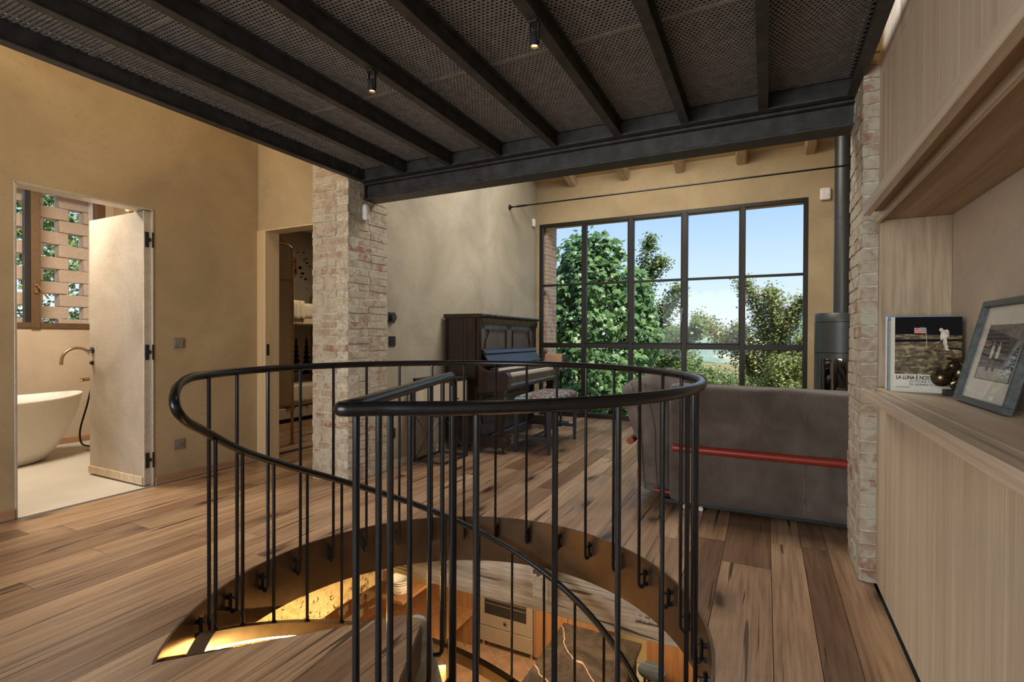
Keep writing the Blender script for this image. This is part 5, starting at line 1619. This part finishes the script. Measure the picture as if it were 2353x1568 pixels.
# ------------------------------------------------------------------ kitchen below
def kitchen():
    ZK = -2.7
    wall('floor_kitchen', [(-6.5, 2.5, -1.5, 6.6, ZK - 0.1, ZK - 0.010)], M['mortar'], 'terracotta tiled kitchen floor below the stairwell')
    fk = bpy.data.objects['floor_kitchen']
    me = MB().box(-0.148, 0.148, -0.148, 0.148, -0.012, 0.0).mesh('tile', M['terracotta'], bevel=0.004)
    for i in range(-9, 10):
        for j in range(-9, 10):
            u, v = i * 0.303, j * 0.303
            x = -2.2 + (u - v) * 0.7071; y = 4.0 + (u + v) * 0.7071
            if -4.0 < x < 0.4 and 2.4 < y < 5.62:
                o = link('tile', me, fk); o.location = (x, y, ZK); o.rotation_euler = (0, 0, PI / 4)
    wall('wall_kitchen_back', [(-6.5, 2.5, 5.95, 6.1, ZK, -0.25)], M['plaster_l'])
    wall('wall_kitchen_left', [(-4.45, -4.25, -1.5, 6.0, ZK, -0.25)], M['mortar'], 'rubble stone wall of the kitchen')
    wl = bpy.data.objects['wall_kitchen_left']
    rs = random.Random(8)
    z = ZK
    while z < -0.35:
        h = rs.uniform(0.09, 0.17); y = 2.2 + rs.uniform(-0.2, 0)
        while y < 4.6:
            w = rs.uniform(0.16, 0.34)
            bm = rounded_box(-4.27, -4.195 + rs.uniform(0, 0.02), y + 0.008, y + w - 0.008, z + 0.008, z + h - 0.008, 0.015, 3, 0.008, rs.random() * 9, 20)
            bm_obj('stone', bm, M['stone'], wl)
            y += w
        z += h
    wall('wall_kitchen_right', [(2.0, 2.2, -1.5, 6.0, ZK, -0.25)], M['plaster_l'])
    wall('wall_kitchen_front', [(-4.4, 2.2, -1.6, -1.4, ZK, -0.25)], M['plaster_l'])
    def beam(label, x0, x1, y0, y1, z0, z1, axis):
        n = 12; vs = []; fs = []
        rb = random.Random(int(x0 * 100) & 255)
        for i in range(n + 1):
            t = i / n
            j = [rb.uniform(-0.008, 0.008) for _ in range(4)]
            for k, (a, c) in enumerate(((0, 0), (1, 0), (1, 1), (0, 1))):
                if axis == 'x': vs.append((x0 + (x1 - x0) * t, (y0 if a == 0 else y1) + j[k], (z0 if c == 0 else z1) + j[(k + 1) % 4]))
                else: vs.append(((x0 if a == 0 else x1) + j[k], y0 + (y1 - y0) * t, (z0 if c == 0 else z1) + j[(k + 1) % 4]))
        for i in range(n):
            for k in range(4):
                l = (k + 1) % 4; fs.append((i * 4 + k, i * 4 + l, i * 4 + 4 + l, i * 4 + 4 + k))
        fs += [(0, 1, 2, 3), (n * 4 + 3, n * 4 + 2, n * 4 + 1, n * 4)]
        tag(MB().add(vs, fs).build('ceiling_beam', M['beamwood'], bevel=0.012), label, 'beam')
    beam('massive limed oak beam across the kitchen seen through the stairwell', -4.2, 1.8, 2.80, 3.06, -0.56, -0.262, 'x')
    beam('limed beam end running left under the floor beside the stairwell', -2.62, -2.40, 1.2, 2.79, -0.62, -0.262, 'y')
    for x in (-1.15, -0.55):
        beam('short limed joist meeting the big kitchen beam %s' % ('above the oven' if x < -1 else 'above the marble island'), x - 0.06, x + 0.06, 2.70, 2.795, -0.42, -0.262, 'x')
    # oven
    o = thing('oven', 'beige range oven with a glass door and a round badge', 'oven', (-2.77, 5.7, ZK))
    x0, x1, yf = -3.135, -2.405, 5.385
    MB().box(x0, x1, yf + 0.03, yf + 0.55, ZK + 0.08, ZK + 0.90).build('body', M['inox'], o)
    d = MB().box(x0 + 0.002, x1 - 0.002, yf, yf + 0.032, ZK + 0.28, ZK + 0.74).build('door', M['inox'], o, bevel=0.004)
    MB().box(x0 + 0.085, x1 - 0.085, yf - 0.003, yf + 0.004, ZK + 0.43, ZK + 0.665).build('door_glass', M['blackg'], d, bevel=0.002)
    MB().cyl((x0 + 0.06, yf - 0.03, ZK + 0.715), (x1 - 0.06, yf - 0.03, ZK + 0.715), 0.012, 12).build('handle', M['inox'], d, smooth=True)
    bd = MB().cyl((-2.77, yf - 0.006, ZK + 0.355), (-2.77, yf + 0.002, ZK + 0.355), 0.030, 24).build('badge', M['blackg'], d)
    MB().tube([(-2.77 + 0.024 * math.cos(2 * PI * k / 20), yf - 0.007, ZK + 0.355 + 0.024 * math.sin(2 * PI * k / 20)) for k in range(20)], 0.003, 6, closed=True).build('badge_ring', M['inox'], bd)
    MB().box(x0 + 0.002, x1 - 0.002, yf, yf + 0.032, ZK + 0.085, ZK + 0.272).build('drawer', M['inox'], o, bevel=0.004)
    for k in range(2): MB().tube([(x0 + 0.10 + i * 0.0178, yf - 0.004, ZK + 0.56 + k * 0.05 + 0.004 * (i % 2)) for i in range(31)], 0.002, 5).build('rack_edge', M['inox'], d)
    for x in (x0 + 0.04, x1 - 0.04): MB().cyl((x, yf + 0.06, ZK), (x, yf + 0.06, ZK + 0.08), 0.02, 12).build('foot', M['inox'], o)
    # teak cabinets either side
    def cab(label, a, c, doors):
        k = thing('kitchen_cabinet', label, 'cabinet', ((a + c) / 2, 5.7, ZK), group='teak kitchen cabinets')
        MB().box(a, c, 5.41, 5.93, ZK + 0.06, ZK + 0.90).build('body', M['teak'], k)
        w = (c - a) / doors
        for i in range(doors):
            MB().box(a + i * w + 0.003, a + (i + 1) * w - 0.003, 5.388, 5.409, ZK + 0.07, ZK + 0.895).build('door', M['teak'], k, bevel=0.002)
        MB().box(a, c, 5.44, 5.90, ZK, ZK + 0.06).build('plinth', M['teak'], k)
    cab('orange-brown teak kitchen cabinet left of the oven', -3.90, -3.14, 2)
    cab('orange-brown teak kitchen cabinet right of the oven', -2.40, -1.55, 2)
    cab('orange-brown teak kitchen cabinet behind the round stool', -1.10, 0.90, 4)
    sh = thing('corner_shelf', 'teak shelf unit in the kitchen corner holding a patterned bowl', 'shelf', (-3.9, 4.6, ZK))
    for z in (-2.25, -1.5): MB().box(-4.2, -3.16, 3.95, 5.38, z - 0.03, z).build('shelf_board', M['teak'], sh, bevel=0.002)
    MB().box(-4.2, -3.17, 5.35, 5.38, ZK, -1.2).build('side', M['teak'], sh)
    MB().box(-4.22, -4.19, 3.95, 5.35, ZK, -1.2).build('back', M['teak'], sh)
    bw = thing('bowl', 'white ceramic bowl with black shapes on the teak shelf', 'bowl', (-3.31, 4.10, -1.499))
    MB().lathe([(0.06, 0), (0.075, 0.005), (0.105, 0.06), (0.118, 0.12), (0.120, 0.15), (0.114, 0.15), (0.108, 0.12), (0.09, 0.05), (0.02, 0.02)], 32).build('vessel', M['tub'], bw, local=True, smooth=True)
    for z, r in ((0.135, 0.1195), (0.115, 0.1175)): MB().tube([(r * math.cos(2 * PI * k / 30), r * math.sin(2 * PI * k / 30), z) for k in range(30)], 0.003, 6, closed=True).build('stripe', M['black'], bw, local=True)
    for k in range(6):
        a = 2 * PI * k / 6
        q = MB()
        q.add([(r * math.cos(a + da), r * math.sin(a + da), z) for r, da, z in ((0.090, -0.2, 0.03), (0.094, 0.22, 0.035), (0.112, 0.10, 0.085), (0.108, -0.25, 0.075))], [(0, 1, 2, 3)])
        q.build('painted_shape', M['black'], bw, local=True)
    # marble island
    i_ = thing('kitchen_island', 'kitchen island with a dark veined marble top', 'kitchen island', (-1.42, 4.1, ZK))
    MB().box(-1.82, -1.03, 3.2, 4.84, -1.84, -1.80).build('marble_top', M['marble'], i_, bevel=0.004)
    MB().box(-1.78, -1.07, 3.24, 4.80, ZK + 0.08, -1.841).build('body', M['black'], i_)
    MB().box(-1.74, -1.11, 3.28, 4.76, ZK, ZK + 0.08).build('plinth', M['black'], i_)
    st = thing('round_stool', 'round stool with a blue-black wooden seat beside the marble island', 'stool', (-0.985, 5.11, ZK))
    sm = wood('blueblack_wood', (0.02, 0.03, 0.045), (0.07, 0.10, 0.135), (0.15, 0.20, 0.25), 'x', 22, 1.5, 0.4)
    MB().lathe([(0.12, 0.47), (0.135, 0.478), (0.140, 0.49), (0.135, 0.502), (0.05, 0.497)], 36).build('seat', sm, st, local=True, smooth=True)
    for k in range(3):
        a = 2 * PI * k / 3 + 0.4
        MB().tube([(0.15 * math.cos(a), 0.15 * math.sin(a), 0.0), (0.09 * math.cos(a), 0.09 * math.sin(a), 0.475)], 0.012, 8).build('leg', M['black'], st, local=True)
kitchen()

# ------------------------------------------------------------------ garden and landscape outside
def lobed(n=22):
    out = []
    for i in range(n):
        a = 2 * PI * i / n - PI / 2
        r = 0.34
        for c, h, w in ((90, 0.52, 0.34), (36, 0.36, 0.32), (144, 0.36, 0.32), (-16, 0.22, 0.34), (196, 0.22, 0.34)):
            d = (a - rad(c) + PI) % (2 * PI) - PI
            r += h * math.exp(-(d / w) ** 2)
        if i == 0: r = 0.12
        out.append((r * math.cos(a), 0.25 + r * math.sin(a)))
    return out
FIG = lobed()
def fig_leaf_geo(size):
    vs = [(x * size, y * size, -abs(x) * size * 0.35 - 0.12 * size * y * y) for x, y in FIG] + [(0, 0.32 * size, 0.02 * size)]
    n = len(FIG)
    return vs, [(i, (i + 1) % n, n) for i in range(n)]
def leaf_frame(rn, outward, up=0.6):
    nrm = (Vector(outward).normalized() * 0.8 + Vector((rn.gauss(0, 0.55), rn.gauss(0, 0.55), up + rn.gauss(0, 0.4)))).normalized()
    t = nrm.cross(Vector((rn.gauss(0, 1), rn.gauss(0, 1), -0.8)))
    if t.length < 1e-3: t = nrm.cross(Vector((1, 0, 0)))
    t.normalize()
    return t, t.cross(nrm), nrm

def fig_tree():
    rn = random.Random(21)
    t = thing('fig_tree', 'big fig tree with broad lobed leaves close outside the left of the window', 'tree', (-3.2, 9.7, -3.3))
    base = Vector((-3.2, 9.7, -3.3))
    br = MB()
    br.tube(spline([base, (-3.25, 9.7, -1.5), (-3.1, 9.6, 0.2), (-3.2, 9.6, 1.6)], 6), [0.13 - 0.004 * i for i in range(19)], 8)
    blobs = []
    for k in range(110):
        u = rn.random() * 2 - 1; ph = rn.random() * 2 * PI
        r = Vector((math.sqrt(1 - u * u) * math.cos(ph), math.sqrt(1 - u * u) * math.sin(ph), u))
        if r.y > 0.55: r.y = -r.y
        c = Vector((-3.10, 9.75, 0.55)) + Vector((r.x * 1.02, r.y * 0.72, r.z * 2.3))
        blobs.append((c, 0.30 + 0.16 * rn.random(), r))
        if k % 9 == 0: br.tube([(-3.2, 9.65, max(-1.5, c.z - 0.9)), tuple((Vector((-3.2, 9.65, c.z - 0.5)) + c) / 2), tuple(c)], [0.03, 0.02, 0.01], 6)
    br.build('trunk', M['bark'], t, smooth=True)
    leaves = []
    for c, r, out in blobs:
        for i in range(125):
            d = Vector((rn.gauss(0, 1), rn.gauss(0, 1), rn.gauss(0, 1))).normalized()
            p = c + d * r * (0.75 + 0.3 * rn.random())
            leaves.append((p, leaf_frame(rn, d + Vector((0, -0.5, 0)) + out * 0.5, 0.5), 0.085 + 0.05 * rn.random()))
    leaves.sort(key=lambda q: q[0].y)
    vs0, fs0 = fig_leaf_geo(1.0)
    me = bpy.data.meshes.new('leaf'); me.from_pydata(vs0, [], fs0); me.materials.append(M['leaf_fig'])
    front = [q for q in leaves if q[0].z > -0.7 and q[0].x > -3.9][:300]
    ids = set(id(q) for q in front)
    for q in front:
        p, (a, b, c), s = q
        o = link('leaf', me, t)
        o.matrix_local = Matrix(((a.x * s, b.x * s, c.x * s, p.x - base.x), (a.y * s, b.y * s, c.y * s, p.y - base.y), (a.z * s, b.z * s, c.z * s, p.z - base.z), (0, 0, 0, 1)))
    V = []; F = []
    for q in leaves:
        if id(q) in ids: continue
        p, (a, b, c), s = q
        o = len(V)
        for x, y, z in vs0: V.append(tuple(p - base + (a * x + b * y + c * z) * s))
        F += [tuple(i + o for i in f) for f in fs0]
    me2 = bpy.data.meshes.new('foliage'); me2.from_pydata(V, [], F); me2.materials.append(M['leaf_fig'])
    tag(link('foliage', me2, t), kind='stuff')
fig_tree()

def small_tree(name, label, base, limbs, leafmat, n_leaf, size, spread, seed, cat='tree'):
    """limbs: list of point lists (world); leaves strewn along the outer half of each limb's twigs"""
    rn = random.Random(seed)
    base = Vector(base)
    t = thing(name, label, cat, base)
    tr = MB(); V = []; F = []
    for li in limbs:
        pts = spline(li, 6)
        n = len(pts)
        tr.tube(pts, [0.045 * (1 - 0.85 * i / n) for i in range(n)], 6)
        for k in range(n_leaf):
            tt = rn.random() ** 0.7
            p0 = pts[min(n - 1, int(tt * n))]
            d = Vector((rn.gauss(0, 1), rn.gauss(0, 1), rn.gauss(0, 0.8)))
            L = spread * (0.25 + rn.random()) * (0.45 + 0.75 * math.sin(PI * min(1, tt * 0.9 + 0.05)))
            d = d.normalized() * L
            if k % 5 == 0: tr.tube([p0, p0 + d], [0.007, 0.003], 4)
            for j in range(5):
                p = p0 + d * (0.35 + 0.18 * j) + Vector((rn.gauss(0, 1), rn.gauss(0, 1), rn.gauss(0, 1))) * size * 0.8
                a, b, c = leaf_frame(rn, (0, -0.4, 0.6), 0.3)
                s = size * (0.7 + 0.6 * rn.random())
                o = len(V)
                V += [tuple(p - base), tuple(p + a * s * 0.42 + b * s * 0.5 - base), tuple(p + b * s - base), tuple(p - a * s * 0.42 + b * s * 0.5 - base)]
                F.append((o, o + 1, o + 2, o + 3))
    tr.build('branches', M['bark'], t, smooth=True)
    me = bpy.data.meshes.new('foliage'); me.from_pydata(V, [], F); me.materials.append(leafmat)
    tag(link('foliage', me, t), kind='stuff')
    return t
small_tree('plum_tree', 'light small-leaved tree reaching up beside the fig', (-2.5, 11.5, -4),
    [[(-2.5, 11.5, -4), (-2.5, 11.4, -1), (-2.55, 11.3, 1.2), (-2.45, 11.2, 2.2), (-2.25, 11.2, 3.25)],
     [(-2.5, 11.4, -1), (-2.3, 11.2, 0.6), (-1.9, 11.1, 1.6), (-1.65, 11.0, 2.1)],
     [(-2.5, 11.4, -0.5), (-2.1, 11.2, 0.4), (-1.6, 11.1, 0.9), (-1.25, 11.0, 1.35)],
     [(-2.5, 11.4, 0.5), (-2.55, 11.3, 1.6), (-2.3, 11.2, 2.4), (-2.0, 11.2, 2.75)],
     [(-2.5, 11.4, -1), (-2.5, 11.2, 0.3), (-2.3, 11.1, 1.1), (-2.15, 11.0, 1.7)]], M['leaf_small'], 600, 0.06, 0.28, 31)
small_tree('acacia_tree', 'feathery yellow-green tree standing at the right side of the window view', (0.1, 12.6, -4),
    [[(0.1, 12.6, -4), (0.1, 12.5, -1), (0.05, 12.4, 0.8), (-0.15, 12.3, 1.7), (-0.45, 12.2, 2.3)],
     [(0.1, 12.5, -1), (0.2, 12.4, 0.7), (0.45, 12.3, 1.5), (0.75, 12.2, 1.9)],
     [(0.1, 12.5, -0.5), (0.0, 12.3, 0.8), (0.15, 12.2, 1.5), (0.1, 12.2, 2.1)],
     [(0.05, 12.4, 0.2), (-0.5, 12.3, 0.9), (-0.9, 12.2, 1.15), (-1.35, 12.1, 1.5)],
     [(0.1, 12.5, -1), (0.4, 12.3, 0.3), (0.7, 12.2, 0.9), (1.0, 12.1, 1.2)],
     [(0.1, 12.5, -1), (-0.2, 12.3, 0.2), (-0.4, 12.2, 0.9), (-0.5, 12.1, 1.3)]], M['leaf_gold'], 800, 0.055, 0.34, 41)

def bush(name, label, c, r, leafmat, n, size, seed, cat='bush', clumps=30):
    rn = random.Random(seed)
    base = Vector((c[0], c[1], c[2] - r[2]))
    t = thing(name, label, cat, base)
    V = []; F = []
    cl = []
    for k in range(clumps):
        d = Vector((rn.gauss(0, 1), rn.gauss(0, 1), rn.gauss(0, 1))).normalized()
        if d.y > 0.4: d.y = -d.y
        q = 0.55 + 0.45 * rn.random()
        cl.append((Vector((c[0] + d.x * r[0] * q, c[1] + d.y * r[1] * q, c[2] + d.z * r[2] * q)), d))
    cr = 0.34 * min(r)
    for i in range(n):
        cc, dd = cl[i % clumps]
        d = Vector((rn.gauss(0, 1), rn.gauss(0, 1), rn.gauss(0, 1))).normalized()
        p = cc + d * cr * (0.5 + 0.9 * rn.random())
        a, b, nn = leaf_frame(rn, d, 0.5)
        s = size * (0.7 + 0.6 * rn.random())
        o = len(V)
        V += [tuple(p - base), tuple(p + a * s * 0.42 + b * s * 0.5 - nn * s * 0.1 - base), tuple(p + b * s - base), tuple(p - a * s * 0.42 + b * s * 0.5 - nn * s * 0.1 - base)]
        F.append((o, o + 1, o + 2, o + 3))
    b = MB()
    for k in range(5):
        q = cl[k][0]
        b.tube([tuple(base), tuple((base + q) / 2 + Vector((0, 0, 0.1))), tuple(q)], [0.05, 0.03, 0.012], 6)
    b.build('stems', M['bark'], t, smooth=True)
    me = bpy.data.meshes.new('foliage'); me.from_pydata(V, [], F); me.materials.append(leafmat)
    tag(link('foliage', me, t), kind='stuff')
bush('garden_bush', 'dense green bush below the fig tree at the foot of the window', (-2.0, 8.25, -1.3), (1.1, 0.45, 1.1), M['leaf_small'], 14000, 0.085, 51, clumps=60)
bush('garden_bush', 'rounded green bush in the middle of the window view', (-1.6, 14.0, -0.75), (1.9, 0.8, 1.45), M['leaf_bush'], 36000, 0.065, 52, clumps=80)
bush('garden_bush', 'yellow-green bush under the feathery tree', (0.35, 11.2, -0.75), (1.25, 0.6, 1.55), M['leaf_gold'], 34000, 0.055, 53, clumps=80)
bush('garden_bush', 'green bush low between the fig tree and the middle bush', (-3.2, 16.4, -0.3), (1.8, 0.8, 1.8), M['leaf_small'], 16000, 0.09, 54, clumps=70)
bush('garden_bush', 'distant row of olive scrub behind the bushes', (-1.0, 19, -2.1), (5.0, 1.2, 2.3), M['leaf_bush'], 30000, 0.14, 55, clumps=90)
bush('lime_tree', 'bright green tree outside the bathroom lattice', (-9.8, 3.6, 1.6), (1.2, 2.4, 2.6), M['leaf_small'], 26000, 0.075, 56, 'tree', clumps=110)

def landscape():
    V = []; F = []
    ys = [7.3, 9, 12, 18, 30, 60, 120, 260, 500, 800]
    xs = [-900, -400, -160, -60, -25, -12, -6, -2, 2, 6, 14, 30, 80, 200, 500]
    for y in ys:
        for x in xs:
            z = -3.3 - max(0, y - 9) * 0.10 + 0.5 * noise.noise(Vector((x * 0.05, y * 0.05, 0))) if y < 70 else -14 - 20 * (y / 800) + 3 * noise.noise(Vector((x * 0.01, y * 0.01, 2)))
            V.append((x, y, z))
    n = len(xs)
    for j in range(len(ys) - 1):
        for i in range(n - 1): F.append((j * n + i, j * n + i + 1, (j + 1) * n + i + 1, (j + 1) * n + i))
    t = NT('dry_grass_slope')
    nz = t.noise(t.coords(), 0.9, 5)
    m = t.bsdf(t.ramp(nz, [(0.3, (0.08, 0.09, 0.035)), (0.55, (0.26, 0.22, 0.11)), (0.75, (0.13, 0.15, 0.06))]), 0.95, 0, None, 0.1)
    g = MB().add(V, F).build('ground', m, smooth=True)
    tag(g, 'dry grassy slope below the window', 'ground', kind='structure')
    V = []; F = []
    nx, ny = 90, 14
    for j in range(ny):
        for i in range(nx):
            x = -1400 + i * 22; y = 780 + j * 60
            r = 0.5 + noise.noise(Vector((x * 0.0045, 1.0, 0))) + 0.5 * noise.noise(Vector((x * 0.012, y * 0.004, 3))) + 0.18 * noise.noise(Vector((x * 0.05, y * 0.03, 5)))
            e = math.sin(PI * min(1, j / (ny - 1) * 1.1)) if j < ny - 1 else 0
            V.append((x, y, -34 + max(0, r) * 62 * e + 14 * e))
    for j in range(ny - 1):
        for i in range(nx - 1): F.append((j * nx + i, j * nx + i + 1, (j + 1) * nx + i + 1, (j + 1) * nx + i))
    t = NT('wooded_hills')
    nz = t.noise(t.coords(), 0.02, 6)
    m = t.bsdf(t.ramp(nz, [(0.35, (0.13, 0.19, 0.17)), (0.55, (0.19, 0.26, 0.21)), (0.66, (0.36, 0.35, 0.26))]), 1.0, 0, None, 0.0)
    tag(MB().add(V, F).build('hills', m, smooth=True), 'distant wooded hills on the horizon', 'hills', kind='structure')
landscape()
